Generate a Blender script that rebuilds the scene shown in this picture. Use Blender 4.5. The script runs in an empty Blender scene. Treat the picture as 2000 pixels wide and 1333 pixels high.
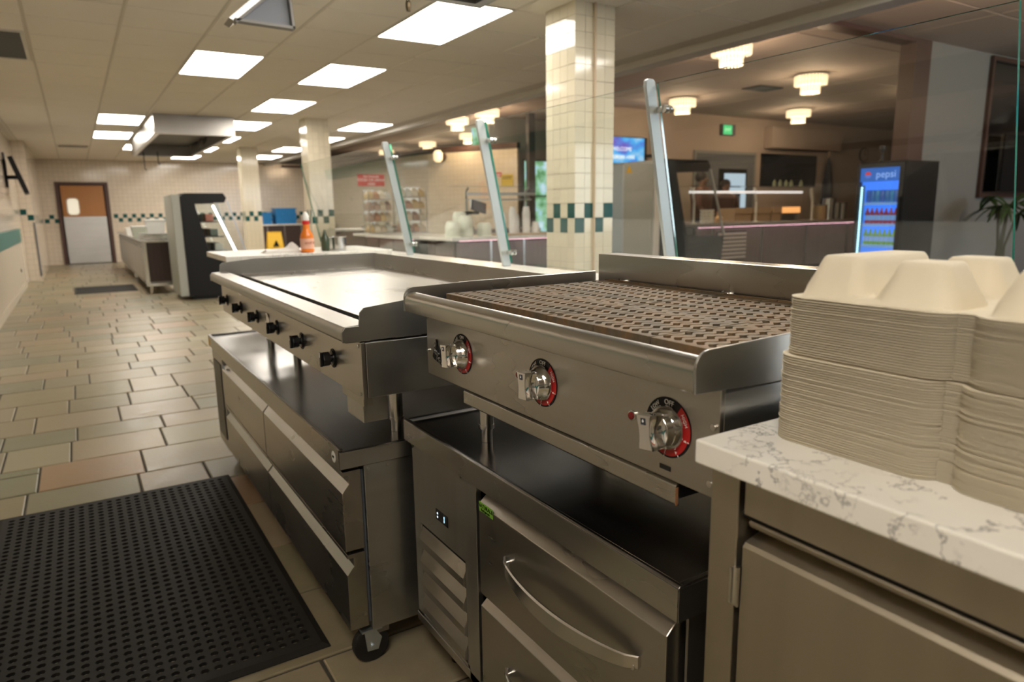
import bpy, math, random
from mathutils import Matrix, Vector
random.seed(7)
_T = ['', 'first', 'second', 'third', 'fourth', 'fifth', 'sixth', 'seventh', 'eighth', 'ninth', 'tenth', 'eleventh', 'twelfth', 'thirteenth', 'fourteenth', 'fifteenth', 'sixteenth', 'seventeenth', 'eighteenth', 'nineteenth']
def ordw(n):
    if n < 20: return _T[n]
    t = {2: 'twent', 3: 'thirt', 4: 'fort'}[n // 10]
    return t + 'ieth' if n % 10 == 0 else t + 'y-' + _T[n % 10]
D = bpy.data
SC = bpy.context.scene
COL = SC.collection
PI = math.pi

# ------------------------------------------------------------------ camera, world, exposure, large lights
SC.view_settings.view_transform = 'Standard'
SC.view_settings.look = 'None'
SC.view_settings.gamma = 1.0
SC.view_settings.use_curve_mapping = False
SC.view_settings.exposure = 0.0
SC.cycles.caustics_reflective = False
SC.cycles.caustics_refractive = False
cam = D.cameras.new('camera')
camo = D.objects.new('camera', cam); COL.objects.link(camo)
cam.sensor_width = 36.0
cam.lens = 1347.0 / 2000.0 * 36.0
cam.clip_start = 0.02; cam.clip_end = 200
_th, _yaw, _roll = math.radians(10.82), math.radians(31.88), math.radians(-0.82)
_F = Vector((math.sin(_yaw) * math.cos(_th), math.cos(_yaw) * math.cos(_th), -math.sin(_th)))
_R0 = Vector((math.cos(_yaw), -math.sin(_yaw), 0)); _U0 = _R0.cross(_F)
_R = _R0 * math.cos(_roll) + _U0 * math.sin(_roll); _U = -_R0 * math.sin(_roll) + _U0 * math.cos(_roll)
camo.matrix_world = Matrix(((_R.x, _U.x, -_F.x, 0), (_R.y, _U.y, -_F.y, 0), (_R.z, _U.z, -_F.z, 1.271), (0, 0, 0, 1)))
cam.dof.use_dof = True
cam.dof.focus_distance = 1.35
cam.dof.aperture_fstop = 4.2
SC.camera = camo
w = D.worlds.new('world'); SC.world = w; w.use_nodes = True
w.node_tree.nodes['Background'].inputs[0].default_value = (1.0, 0.93, 0.82, 1)
w.node_tree.nodes['Background'].inputs[1].default_value = 0.05
PANEL_EMIT = 19.0
CRYSTAL_EMIT = 1.5

# ------------------------------------------------------------------ mesh helpers
class MB:
    def __init__(s): s.v = []; s.f = []; s.m = []
    def add(s, vs, fs, m=0):
        o = len(s.v); s.v += [tuple(p) for p in vs]
        s.f += [tuple(i + o for i in f) for f in fs]; s.m += [m] * len(fs); return s
    def box(s, x0, x1, y0, y1, z0, z1, m=0):
        v = [(x, y, z) for z in (z0, z1) for y in (y0, y1) for x in (x0, x1)]
        return s.add(v, [(0, 2, 3, 1), (4, 5, 7, 6), (0, 1, 5, 4), (2, 6, 7, 3), (0, 4, 6, 2), (1, 3, 7, 5)], m)
    def prism(s, pts, axis, a, b, m=0, cap=True):
        # pts: polygon in the two other axes (order x,y,z without axis)
        n = len(pts); vs = []
        for t in (a, b):
            for p in pts:
                q = list(p); q.insert(axis, t); vs.append(q)
        fs = [(i, (i + 1) % n, (i + 1) % n + n, i + n) for i in range(n)]
        if cap: fs += [tuple(range(n))[::-1], tuple(range(n, 2 * n))]
        return s.add(vs, fs, m)
    def sheet(s, pts, axis, a, b, th, m=0):
        # open polyline given thickness
        out = []
        n = len(pts)
        for i, p in enumerate(pts):
            q0 = pts[max(i - 1, 0)]; q1 = pts[min(i + 1, n - 1)]
            dx, dy = q1[0] - q0[0], q1[1] - q0[1]; l = math.hypot(dx, dy) or 1
            out.append((p[0] - dy / l * th, p[1] + dx / l * th))
        poly = list(pts) + out[::-1]
        vs = []; N = len(poly)
        for t in (a, b):
            for p in poly:
                q = list(p); q.insert(axis, t); vs.append(q)
        fs = [(i, (i + 1) % N, (i + 1) % N + N, i + N) for i in range(N)]
        for i in range(n - 1):
            j = N - 1 - i
            fs += [(i, j, j - 1, i + 1), (i + N, i + 1 + N, j - 1 + N, j + N)]
        return s.add(vs, fs, m)
    def cyl(s, p0, p1, r0, r1=None, n=16, m=0, cap=True):
        r1 = r0 if r1 is None else r1
        p0 = Vector(p0); p1 = Vector(p1); d = (p1 - p0).normalized()
        u = d.orthogonal().normalized(); w_ = d.cross(u)
        vs = []
        for p, r in ((p0, r0), (p1, r1)):
            for i in range(n):
                a = 2 * PI * i / n; vs.append(p + u * (r * math.cos(a)) + w_ * (r * math.sin(a)))
        fs = [(i, (i + 1) % n, (i + 1) % n + n, i + n) for i in range(n)]
        if cap: fs += [tuple(range(n))[::-1], tuple(range(n, 2 * n))]
        return s.add(vs, fs, m)
    def tube(s, pts, r, n=8, m=0):
        P = [Vector(p) for p in pts]; vs = []; u = None
        for i, p in enumerate(P):
            d = (P[min(i + 1, len(P) - 1)] - P[max(i - 1, 0)]).normalized()
            u = d.orthogonal().normalized() if u is None else (u - d * u.dot(d)).normalized()
            w_ = d.cross(u); rr = r[i] if isinstance(r, (list, tuple)) else r
            for k in range(n):
                a = 2 * PI * k / n; vs.append(p + u * (rr * math.cos(a)) + w_ * (rr * math.sin(a)))
        fs = []
        for i in range(len(P) - 1):
            for k in range(n):
                fs.append((i * n + k, i * n + (k + 1) % n, (i + 1) * n + (k + 1) % n, (i + 1) * n + k))
        fs += [tuple(range(n))[::-1], tuple(range((len(P) - 1) * n, len(P) * n))]
        return s.add(vs, fs, m)
    def lathe(s, prof, c=(0, 0, 0), n=20, m=0):
        # prof [(r,z)...] around z
        vs = []
        for r, z in prof:
            for k in range(n):
                a = 2 * PI * k / n; vs.append((c[0] + r * math.cos(a), c[1] + r * math.sin(a), c[2] + z))
        fs = []
        for i in range(len(prof) - 1):
            for k in range(n):
                fs.append((i * n + k, i * n + (k + 1) % n, (i + 1) * n + (k + 1) % n, (i + 1) * n + k))
        fs += [tuple(range(n))[::-1], tuple(range((len(prof) - 1) * n, len(prof) * n))]
        return s.add(vs, fs, m)
    def xf(s, M):
        s.v = [tuple(M @ Vector(p)) for p in s.v]; return s

WORLD = {}   # thing -> offset, for things whose parts are written in world coordinates
def setp(o, label=None, cat=None, group=None, kind=None):
    if label: o['label'] = label
    if cat: o['category'] = cat
    if group: o['group'] = group
    if kind: o['kind'] = kind
    return o
def mesh(name, mb, mats):
    me = D.meshes.new(name); me.from_pydata(mb.v, [], mb.f)
    for m in (mats if isinstance(mats, (list, tuple)) else [mats]): me.materials.append(m)
    if any(mb.m): me.polygons.foreach_set('material_index', mb.m)
    me.update(); return me
def obj(name, mb, mats, parent=None, label=None, cat=None, group=None, kind=None, bevel=0, smooth=False, M=None, seg=2):
    if M is not None: mb.xf(M)
    me = mb if isinstance(mb, bpy.types.Mesh) else mesh(name, mb, mats)
    o = D.objects.new(name, me); COL.objects.link(o)
    if parent:
        o.parent = parent
        if parent.name in WORLD: o.location = WORLD[parent.name]
    if smooth:
        me.polygons.foreach_set('use_smooth', [True] * len(me.polygons))
        try: me.set_sharp_from_angle(angle=math.radians(35))
        except Exception: pass
    if bevel:
        b = o.modifiers.new('bevel', 'BEVEL'); b.width = bevel; b.segments = seg; b.limit_method = 'ANGLE'; b.angle_limit = math.radians(40)
        b.harden_normals = True if smooth else False
    return setp(o, label, cat, group, kind)
def thing(name, label, cat, loc=(0, 0, 0), group=None, world=True, rotz=0):
    o = D.objects.new(name, None); COL.objects.link(o); o.location = loc; o.empty_display_size = .1
    o.rotation_euler = (0, 0, rotz)
    if world: WORLD[o.name] = (-loc[0], -loc[1], -loc[2])
    return setp(o, label, cat, group)
def part(name, mb, mats, parent, sub=False, **k):
    # sub-parts sit under a part that itself holds world coordinates
    return obj(name, mb, mats, parent, **k)
def dup(root, loc, label=None, rotz=None):
    r = root.copy(); COL.objects.link(r); r.location = loc
    if label: r['label'] = label
    if rotz is not None: r.rotation_euler = (0, 0, rotz)
    for ch in list(root.children):
        c = ch.copy(); COL.objects.link(c); c.parent = r
        for g in ch.children:
            d = g.copy(); COL.objects.link(d); d.parent = c
    return r
FX = Matrix(((0, 0, -1, 0), (-1, 0, 0, 0), (0, 1, 0, 0), (0, 0, 0, 1)))    # local (right, up, out) on a panel that looks to -X
FY = Matrix(((1, 0, 0, 0), (0, 0, -1, 0), (0, 1, 0, 0), (0, 0, 0, 1)))     # on a panel that looks to -Y
def T(x, y, z): return Matrix.Translation((x, y, z))
def text(s, size, M, mat, parent, name='lettering', depth=.0004, label=None, align='CENTER'):
    cu = D.curves.new(name, 'FONT'); cu.body = s; cu.size = size; cu.align_x = align; cu.align_y = 'CENTER'; cu.extrude = depth
    cu.resolution_u = 3
    t = D.objects.new(name, cu); COL.objects.link(t)
    bpy.context.view_layer.update()
    me = D.meshes.new_from_object(t.evaluated_get(bpy.context.evaluated_depsgraph_get()))
    D.objects.remove(t); D.curves.remove(cu)
    me.transform(M); me.materials.clear(); me.materials.append(mat); me.name = name
    return obj(name, me, mat, parent, label=label)

# ------------------------------------------------------------------ materials
def base(name, col, rough=.5, metal=0, spec=.5, emit=None, es=0, trans=0, alpha=1, coat=0):
    m = D.materials.new(name); m.use_nodes = True; b = m.node_tree.nodes['Principled BSDF']
    b.inputs['Base Color'].default_value = (*col, 1); b.inputs['Roughness'].default_value = rough
    b.inputs['Metallic'].default_value = metal; b.inputs['Specular IOR Level'].default_value = spec
    if emit: b.inputs['Emission Color'].default_value = (*emit, 1); b.inputs['Emission Strength'].default_value = es
    b.inputs['Transmission Weight'].default_value = trans; b.inputs['Coat Weight'].default_value = coat
    b.inputs['Alpha'].default_value = alpha
    return m
def N(m, t, **k):
    n = m.node_tree.nodes.new(t)
    for a, v in k.items(): setattr(n, a, v)
    return n
def L(m, a, b): m.node_tree.links.new(a, b)
def coords(m, scale=(1, 1, 1), kind='Object'):
    tc = N(m, 'ShaderNodeTexCoord'); mp = N(m, 'ShaderNodeMapping'); mp.inputs['Scale'].default_value = scale
    L(m, tc.outputs[kind], mp.inputs[0]); return mp.outputs[0]
def noise(m, scale, vec, detail=3, rough=.5):
    n = N(m, 'ShaderNodeTexNoise'); n.inputs['Scale'].default_value = scale; n.inputs['Detail'].default_value = detail
    n.inputs['Roughness'].default_value = rough; L(m, vec, n.inputs['Vector']); return n.outputs['Fac']
def ramp(m, fac, stops):
    r = N(m, 'ShaderNodeValToRGB'); e = r.color_ramp.elements
    while len(e) < len(stops): e.new(.5)
    for i, (p, c) in enumerate(stops): e[i].position = p; e[i].color = (*c, 1) if len(c) == 3 else c
    L(m, fac, r.inputs[0]); return r.outputs[0]
def bump(m, h, strength, dist=.001):
    b = N(m, 'ShaderNodeBump'); b.inputs['Strength'].default_value = strength; b.inputs['Distance'].default_value = dist
    L(m, h, b.inputs['Height']); L(m, b.outputs[0], m.node_tree.nodes['Principled BSDF'].inputs['Normal'])
def P(m): return m.node_tree.nodes['Principled BSDF']
def mixc(m, fac, a, b, mode='MIX'):
    x = N(m, 'ShaderNodeMix', data_type='RGBA', blend_type=mode)
    if isinstance(fac, (int, float)): x.inputs[0].default_value = fac
    else: L(m, fac, x.inputs[0])
    for i, v in ((6, a), (7, b)):
        if isinstance(v, tuple): x.inputs[i].default_value = (*v, 1)
        else: L(m, v, x.inputs[i])
    return x.outputs[2]

def steel(name, col=(.50, .475, .435), rough=.27, axis='y', smudge=.12, bmp=0):
    m = base(name, col, rough, 1)
    # long soft streaks along the brushing and faint hand smudges
    sc = {'y': (26, 1.1, 26), 'x': (1.1, 26, 26), 'z': (26, 26, 1.1)}[axis]
    st = noise(m, 1.0, coords(m, sc), 2)
    sm = noise(m, 3.2, coords(m, (1, 1, 1)), 2, .45)
    r = N(m, 'ShaderNodeMath', operation='MULTIPLY_ADD'); L(m, sm, r.inputs[0]); r.inputs[1].default_value = smudge * 1.4; r.inputs[2].default_value = rough - smudge * .7
    r2 = N(m, 'ShaderNodeMath', operation='MULTIPLY_ADD'); L(m, st, r2.inputs[0]); r2.inputs[1].default_value = .04; L(m, r.outputs[0], r2.inputs[2])
    L(m, r2.outputs[0], P(m).inputs['Roughness'])
    mx = N(m, 'ShaderNodeMath', operation='ADD'); L(m, st, mx.inputs[0]); L(m, sm, mx.inputs[1])
    hf = N(m, 'ShaderNodeMath', operation='MULTIPLY'); L(m, mx.outputs[0], hf.inputs[0]); hf.inputs[1].default_value = .5
    c = mixc(m, hf.outputs[0], tuple(x * .78 for x in col), tuple(min(1, x * 1.18) for x in col))
    L(m, c, P(m).inputs['Base Color'])
    if bmp: bump(m, st, bmp, .0004)
    return m
S_Y = steel('brushed_steel', axis='y')
S_Z = steel('brushed_steel_upright', (.50, .49, .47), .34, 'z')
S_X = steel('brushed_steel_cross', (.54, .54, .53), .28, 'x')
S_TOP = steel('worktop_steel', (.26, .25, .24), .20, 'y', .05, 0)
S_LIP = steel('bullnose_steel', (.57, .55, .51), .25, 'y', .06)
S_DARK = steel('tinted_steel', (.30, .29, .28), .30, 'y', .10)
S_DULL = steel('smudged_cabinet_steel', (.50, .45, .36), .40, 'z', .12)
CHROME = base('chrome', (.86, .86, .86), .05, 1)
CHROME_S = base('satin_chrome', (.66, .65, .63), .2, 1)
BLACK = base('black_plastic', (.012, .012, .013), .25)
BLACKM = base('black_enamel', (.010, .010, .011), .42, spec=.22)
DARKGAP = base('dark_void', (.01, .01, .01), .9)
WHITE_T = base('white_print', (.85, .84, .82), .5)
RED_D = base('red_dial', (.45, .012, .012), .35)
RUST = base('rust', (.30, .13, .05), .8)
GASKET = base('grey_gasket', (.10, .11, .13), .6)

def m_quartz():
    m = base('veined_quartz', (.8, .78, .72), .22)
    v = coords(m, (1, 1, 1))
    f = None
    for sc_, w_, lo in ((8, .011, .44), (19, .016, .50)):
        n1 = noise(m, sc_, v, 7, .62); n2 = noise(m, sc_ * .45, v, 3)
        a = N(m, 'ShaderNodeMath', operation='SUBTRACT'); L(m, n1, a.inputs[0]); a.inputs[1].default_value = .5
        b = N(m, 'ShaderNodeMath', operation='ABSOLUTE'); L(m, a.outputs[0], b.inputs[0])
        vein = ramp(m, b.outputs[0], [(0, (.9, .9, .9)), (w_ * .4, (.55, .55, .55)), (w_, (0, 0, 0))])
        msk = ramp(m, n2, [(lo, (0, 0, 0)), (lo + .12, (1, 1, 1))])
        g = mixc(m, 1.0, vein, msk, 'MULTIPLY')
        f = g if f is None else mixc(m, 1.0, f, g, 'LIGHTEN')
    cl = noise(m, 12, v, 4)
    bc = mixc(m, cl, (.72, .69, .62), (.84, .82, .77))
    L(m, mixc(m, f, bc, (.20, .19, .185)), P(m).inputs['Base Color']); return m
QUARTZ = m_quartz()

def m_floor():
    m = base('slate_floor_tile', (.3, .27, .2), .42)
    oi = N(m, 'ShaderNodeObjectInfo'); ge = N(m, 'ShaderNodeNewGeometry')
    ad = N(m, 'ShaderNodeMath', operation='ADD'); L(m, oi.outputs['Random'], ad.inputs[0]); L(m, ge.outputs['Random Per Island'], ad.inputs[1])
    fr = N(m, 'ShaderNodeMath', operation='FRACT'); L(m, ad.outputs[0], fr.inputs[0])
    c = ramp(m, fr.outputs[0], [(0, (.23, .205, .125)), (.3, (.30, .25, .165)), (.5, (.215, .21, .145)), (.7, (.33, .26, .175)), (.86, (.31, .28, .19)), (1, (.32, .21, .13))])
    v = coords(m, (1, 1, 1)); n = noise(m, 9, v, 6, .65); n2 = noise(m, 60, v, 3)
    c2 = mixc(m, n, mixc(m, 1.0, c, (.72, .72, .72), 'MULTIPLY'), mixc(m, 1.0, c, (1.25, 1.22, 1.15), 'MULTIPLY'))
    L(m, c2, P(m).inputs['Base Color'])
    r = N(m, 'ShaderNodeMath', operation='MULTIPLY_ADD'); L(m, n, r.inputs[0]); r.inputs[1].default_value = .35; r.inputs[2].default_value = .18
    L(m, r.outputs[0], P(m).inputs['Roughness'])
    s = N(m, 'ShaderNodeMath', operation='ADD'); L(m, n, s.inputs[0]); L(m, n2, s.inputs[1]); bump(m, s.outputs[0], .35, .002)
    return m
FLOOR = m_floor()
GROUT = base('floor_grout', (.07, .06, .045), .9)
def m_ctile():
    m = base('ceiling_tile', (.62, .59, .54), .9)
    v = coords(m); n = noise(m, 180, v, 2); n2 = noise(m, 1.2, v, 3)
    L(m, mixc(m, n2, (.75, .70, .62), (.81, .765, .685)), P(m).inputs['Base Color']); bump(m, n, .2, .001); return m
CTILE = m_ctile()
GRID = base('ceiling_grid', (.56, .52, .45), .6)
def m_walltile(name, col, grout, w_, h_, ax, rough=.12):
    m = base(name, col, rough)
    tc = N(m, 'ShaderNodeTexCoord'); sp = N(m, 'ShaderNodeSeparateXYZ'); L(m, tc.outputs['Object'], sp.inputs[0])
    cb = N(m, 'ShaderNodeCombineXYZ'); L(m, sp.outputs[ax], cb.inputs[0]); L(m, sp.outputs[2], cb.inputs[1])
    br = N(m, 'ShaderNodeTexBrick'); br.offset = 0; br.inputs['Scale'].default_value = 1
    br.inputs['Brick Width'].default_value = w_; br.inputs['Row Height'].default_value = h_; br.inputs['Mortar Size'].default_value = .003
    br.inputs['Color1'].default_value = (*col, 1); br.inputs['Color2'].default_value = (*[c * .95 for c in col], 1); br.inputs['Mortar'].default_value = (*grout, 1)
    L(m, cb.outputs[0], br.inputs['Vector']); L(m, br.outputs['Color'], P(m).inputs['Base Color'])
    iv = N(m, 'ShaderNodeMath', operation='SUBTRACT'); iv.inputs[0].default_value = 1; L(m, br.outputs['Fac'], iv.inputs[1]); bump(m, iv.outputs[0], .5, .002)
    return m
WT_X = m_walltile('cream_wall_tile_x', (.74, .65, .54), (.52, .45, .36), .108, .108, 0)
WT_Y = m_walltile('cream_wall_tile_y', (.74, .65, .54), (.52, .45, .36), .108, .108, 1)
def m_glaze(name, col):
    m = base(name, col, .09)
    oi = N(m, 'ShaderNodeObjectInfo'); L(m, mixc(m, oi.outputs['Random'], tuple(c * .94 for c in col), tuple(min(1, c * 1.04) for c in col)), P(m).inputs['Base Color']); return m
CREAM = m_glaze('cream_glazed_tile', (.66, .60, .46))
TEAL = m_glaze('teal_glazed_tile', (.007, .075, .072))
P(TEAL).inputs['Roughness'].default_value = .28; P(TEAL).inputs['Specular IOR Level'].default_value = .2
TGROUT = base('tile_grout', (.50, .44, .34), .8)
PAINT_P = base('mauve_beige_paint', (.44, .355, .305), .8)
PAINT_G = base('grey_paint', (.25, .255, .25), .75)
PAINT_L = base('cream_panel', (.55, .48, .38), .45)
BROWN = base('brown_trim', (.075, .035, .028), .45)
DCEIL = base('dining_ceiling_paint', (.45, .385, .35), .8)
LED_W = base('light_diffuser', (1, 1, 1), .5, emit=(1, .935, .835), es=PANEL_EMIT)
TRIMW = base('white_trim', (.6, .58, .53), .5)
CRYST = base('lit_crystal', (1, .9, .7), .1, emit=(1, .70, .40), es=CRYSTAL_EMIT)
CRYST_C = base('clear_crystal', (1, .95, .88), .03, emit=(1, .72, .42), es=.5, trans=.6)
def m_glass():
    m = D.materials.new('clear_glass'); m.use_nodes = True; nt = m.node_tree; nt.nodes.clear()
    o = nt.nodes.new('ShaderNodeOutputMaterial'); t = nt.nodes.new('ShaderNodeBsdfTransparent'); t.inputs[0].default_value = (.955, .975, .965, 1)
    g = nt.nodes.new('ShaderNodeBsdfGlossy'); g.inputs['Roughness'].default_value = .015
    f = nt.nodes.new('ShaderNodeLayerWeight'); f.inputs[0].default_value = .5; x = nt.nodes.new('ShaderNodeMixShader')
    pw = nt.nodes.new('ShaderNodeMath'); pw.operation = 'POWER'; pw.inputs[1].default_value = 5; L(m, f.outputs['Facing'], pw.inputs[0])
    ma = nt.nodes.new('ShaderNodeMath'); ma.operation = 'MULTIPLY_ADD'; ma.inputs[1].default_value = .9; ma.inputs[2].default_value = .035; L(m, pw.outputs[0], ma.inputs[0])
    L(m, ma.outputs[0], x.inputs[0]); L(m, t.outputs[0], x.inputs[1]); L(m, g.outputs[0], x.inputs[2]); L(m, x.outputs[0], o.inputs[0]); return m
GLASS = m_glass()
EDGE = base('glass_edge', (.01, .20, .14), .08, emit=None, trans=.25)
ALU = base('satin_aluminium', (.50, .53, .52), .38, .55)
def m_wood(name, a, b, rough=.4):
    m = base(name, a, rough); v = coords(m, (30, 30, 1.2)); n = noise(m, 1, v, 5, .6); L(m, mixc(m, n, a, b), P(m).inputs['Base Color']); return m
WENGE = m_wood('dark_wenge_laminate', (.028, .016, .014), (.065, .040, .036))
DOORWOOD = m_wood('orange_brown_door', (.40, .17, .05), (.48, .215, .07))
def m_grate():
    m = base('cast_iron', (.1, .07, .05), .62, .25)
    v = coords(m); n = noise(m, 14, v, 5, .6); n2 = noise(m, 90, v, 4, .6)
    c = ramp(m, n, [(.30, (.11, .088, .064)), (.46, (.15, .112, .068)), (.60, (.20, .120, .058)), (.66, (.145, .11, .07)), (.78, (.13, .120, .112))])
    L(m, mixc(m, n2, mixc(m, 1., c, (.6, .6, .6), 'MULTIPLY'), mixc(m, 1., c, (1.4, 1.4, 1.4), 'MULTIPLY')), P(m).inputs['Base Color'])
    bump(m, n2, .5, .001); return m
IRON = m_grate()
RUBBER = base('black_rubber', (.015, .0135, .012), .66, spec=.35)
def m_pulp():
    m = base('bagasse_pulp', (.72, .63, .46), .75)
    v = coords(m); n = noise(m, 260, v, 3); n2 = noise(m, 12, v, 3)
    L(m, mixc(m, n2, (.62, .55, .415), (.70, .635, .50)), P(m).inputs['Base Color']); bump(m, n, .25, .0006)
    P(m).inputs['Subsurface Weight'].default_value = 0; return m
PULP = m_pulp()
def cloth(name, col): return base(name, col, .9)
BLUEP = base('blue_crate_plastic', (.01, .22, .55), .4)
YELLOW = base('yellow_plastic', (.75, .45, .02), .4)
ORANGE = base('orange_sauce', (.75, .20, .02), .2)
WHITEP = base('white_plastic', (.78, .77, .73), .35)
PAPER = base('white_paper_cup', (.90, .88, .85), .6)
FOAM = base('pale_bowl_foam', (.70, .72, .62), .6)
KRAFT = base('kraft_card', (.42, .30, .19), .8)
SKIN = base('skin', (.22, .12, .08), .6)
HAIR = base('dark_hair', (.02, .014, .012), .6)
GREEN_L = base('leaf_green', (.03, .075, .02), .5)
CLEARP = base('clear_plastic_tub', (.75, .75, .72), .15, trans=.5)


# ------------------------------------------------------------------ setting: floor
KY1 = 21.7       # far wall of the kitchen
fl = obj('floor', MB().box(-6, 24, -5, 26, -.12, -.0075), GROUT, kind='structure')
tiles = []
y = -1.2; ri = 0
DEP = [.39, .385, .47, .39, .31, .39, .385, .30]
while y < KY1 - .05:
    d = DEP[ri % len(DEP)]
    x = -.88 - random.random() * .35
    if ri == 12: x = -.165 - .455 * 2 - .006
    xmax = 2.0 if y < 5.6 else 3.3
    while x < xmax:
        wd = random.choice([.455, .455, .46, .30, .36, .455])
        if random.random() < .10 and d > .35:
            k = d * random.choice([.25, .3])
            tiles.append((x, x + wd, y, y + d - k)); tiles.append((x, x + wd, y + d - k, y + d))
        else: tiles.append((x, x + wd, y, y + d))
        x += wd
    y += d; ri += 1
def tile_mb(mb, t, j):
    g = .005; e = .004; x0, x1, y0, y1 = t[0] + g, t[1] - g, t[2] + g, t[3] - g
    z1 = j; z0 = -.0076
    v = [(x0, y0, z0), (x1, y0, z0), (x1, y1, z0), (x0, y1, z0), (x0, y0, z1 - .003), (x1, y0, z1 - .003), (x1, y1, z1 - .003), (x0, y1, z1 - .003),
         (x0 + e, y0 + e, z1), (x1 - e, y0 + e, z1), (x1 - e, y1 - e, z1), (x0 + e, y1 - e, z1)]
    f = [(0, 1, 5, 4), (1, 2, 6, 5), (2, 3, 7, 6), (3, 0, 4, 7), (4, 5, 9, 8), (5, 6, 10, 9), (6, 7, 11, 10), (7, 4, 8, 11), (8, 9, 10, 11)]
    mb.add(v, f)
vis = [t for t in tiles if not (t[2] < 1.3 and (t[0] > .75 or t[2] < .6))]
rest = [t for t in tiles if t not in vis]
vis.sort(key=lambda t: t[2])
for t in vis[:300]:
    mb = MB(); tile_mb(mb, t, random.uniform(-.0012, 0)); obj('tile', mb, FLOOR, fl)
mb = MB()
for t in vis[300:] + rest: tile_mb(mb, t, random.uniform(-.0012, 0))
obj('tile_field', mb, FLOOR, fl, kind='stuff')

# ------------------------------------------------------------------ setting: ceilings and lights
CZ = 2.70
X0 = .4595; GX = .6096
cl = obj('ceiling', MB().box(-6, 5.05, -5, 24, CZ + .006, CZ + .10), GRID, kind='structure')
gy0 = 5.15 - 1.219 / 2
LIGHTS = [(0, y) for y in (12.44, 14.88)] + [(1, 7.57), (1, 17.32), (1, 2.69)] + [(3, 5.15 + 2.44 * k) for k in range(-2, 7)] + [(6, y) for y in (11.83, 14.27, 16.71, 19.15)] + [(6, 2.07), (-2, -.37)]
def in_light(cx, cy):
    return any(abs(cx - (X0 + GX * (n + .5))) < .3 and abs(cy - ly) < .62 for n, ly in LIGHTS)
ct = []
for i in range(-5, 8):
    for j in range(-15, 28):
        a = X0 + GX * i; b = gy0 + GX * j
        if b > KY1: continue
        if in_light(a + GX / 2, b + GX / 2): continue
        if a + GX > 5.1: continue
        ct.append((a, b))
def ctm(mb, a, b):
    g = .010; z = CZ - .003; e = .006
    v = [(a + g, b + g, CZ + .006), (a + GX - g, b + g, CZ + .006), (a + GX - g, b + GX - g, CZ + .006), (a + g, b + GX - g, CZ + .006)]
    v += [(a + g + e, b + g + e, z), (a + GX - g - e, b + g + e, z), (a + GX - g - e, b + GX - g - e, z), (a + g + e, b + GX - g - e, z)]
    mb.add(v, [(0, 4, 5, 1), (1, 5, 6, 2), (2, 6, 7, 3), (3, 7, 4, 0), (4, 7, 6, 5)])
near = sorted([t for t in ct if t[1] > 1.8 and t[0] > -1.2], key=lambda t: t[1])
for t in near[:300]:
    mb = MB(); ctm(mb, *t); obj('panel', mb, CTILE, cl)
mb = MB()
for t in ct:
    if t not in near[:300]: ctm(mb, *t)
obj('panel_field', mb, CTILE, cl, kind='stuff')
ltop = thing('ceiling_light', 'lit rectangular troffer', 'light', (0, 0, CZ), 'troffer lights in the kitchen ceiling', world=False)
mb = MB(); W2, L2 = .300, .605
for (a, b, c, d) in ((-W2, -W2 + .012, -L2, L2), (W2 - .012, W2, -L2, L2), (-W2 + .012, W2 - .012, -L2, -L2 + .012), (-W2 + .012, W2 - .012, L2 - .012, L2)): mb.box(a, b, c, d, -.008, .005)
obj('frame', mb, TRIMW, ltop)
obj('diffuser', MB().box(-W2 + .012, W2 - .012, -L2 + .012, L2 - .012, -.003, .004), LED_W, ltop)
ORD = {(3, 0): 'largest troffer light in view, beside the first tiled pillar', (3, 1): 'troffer light next further in from the largest one, same row',
       (1, 0): 'bright troffer light alone in its row, left of the middle near the hanging shroud',
       (0, 0): 'troffer light at far left in front of the box hood, the nearer of two', (0, 1): 'troffer light at far left behind a like one, beside the box hood',
       (1, 1): 'farthest troffer light at left, half hidden behind the box hood',
       (3, 2): 'troffer light just right of the box hood, nearer one', (3, 3): 'troffer light just right of the box hood, further one',
       (6, 0): 'troffer light between the second tiled pillar and the dining room opening'}
first = True; cnt = {}
for n, ly in LIGHTS:
    loc = (X0 + GX * (n + .5), ly, CZ)
    seen = ly > 4.5
    k = cnt.get(n, 0)
    lab = {(1, 2.69): 'troffer light above the floor mat, outside the picture', (3, 2.71): 'troffer light right of the nearer hood, outside the picture', (3, .27): 'troffer light above the quartz worktop side, outside the picture', (6, 2.07): 'troffer light above the customer side, outside the picture', (-2, -.37): 'troffer light behind the photographer, outside the picture'}.get((n, round(ly, 2)), 'troffer light outside the picture')
    if seen:
        lab = ORD.get((n, k), None); cnt[n] = k + 1
        if lab is None: lab = 'small far troffer light, %s in the %s row' % (['first', 'second', 'third', 'fourth', 'fifth', 'sixth', 'last'][k], {0: 'left', 3: 'middle', 6: 'right'}.get(n, 'left'))
    if first: ltop.location = loc; ltop['label'] = lab; first = False
    else: dup(ltop, loc, lab)
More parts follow.
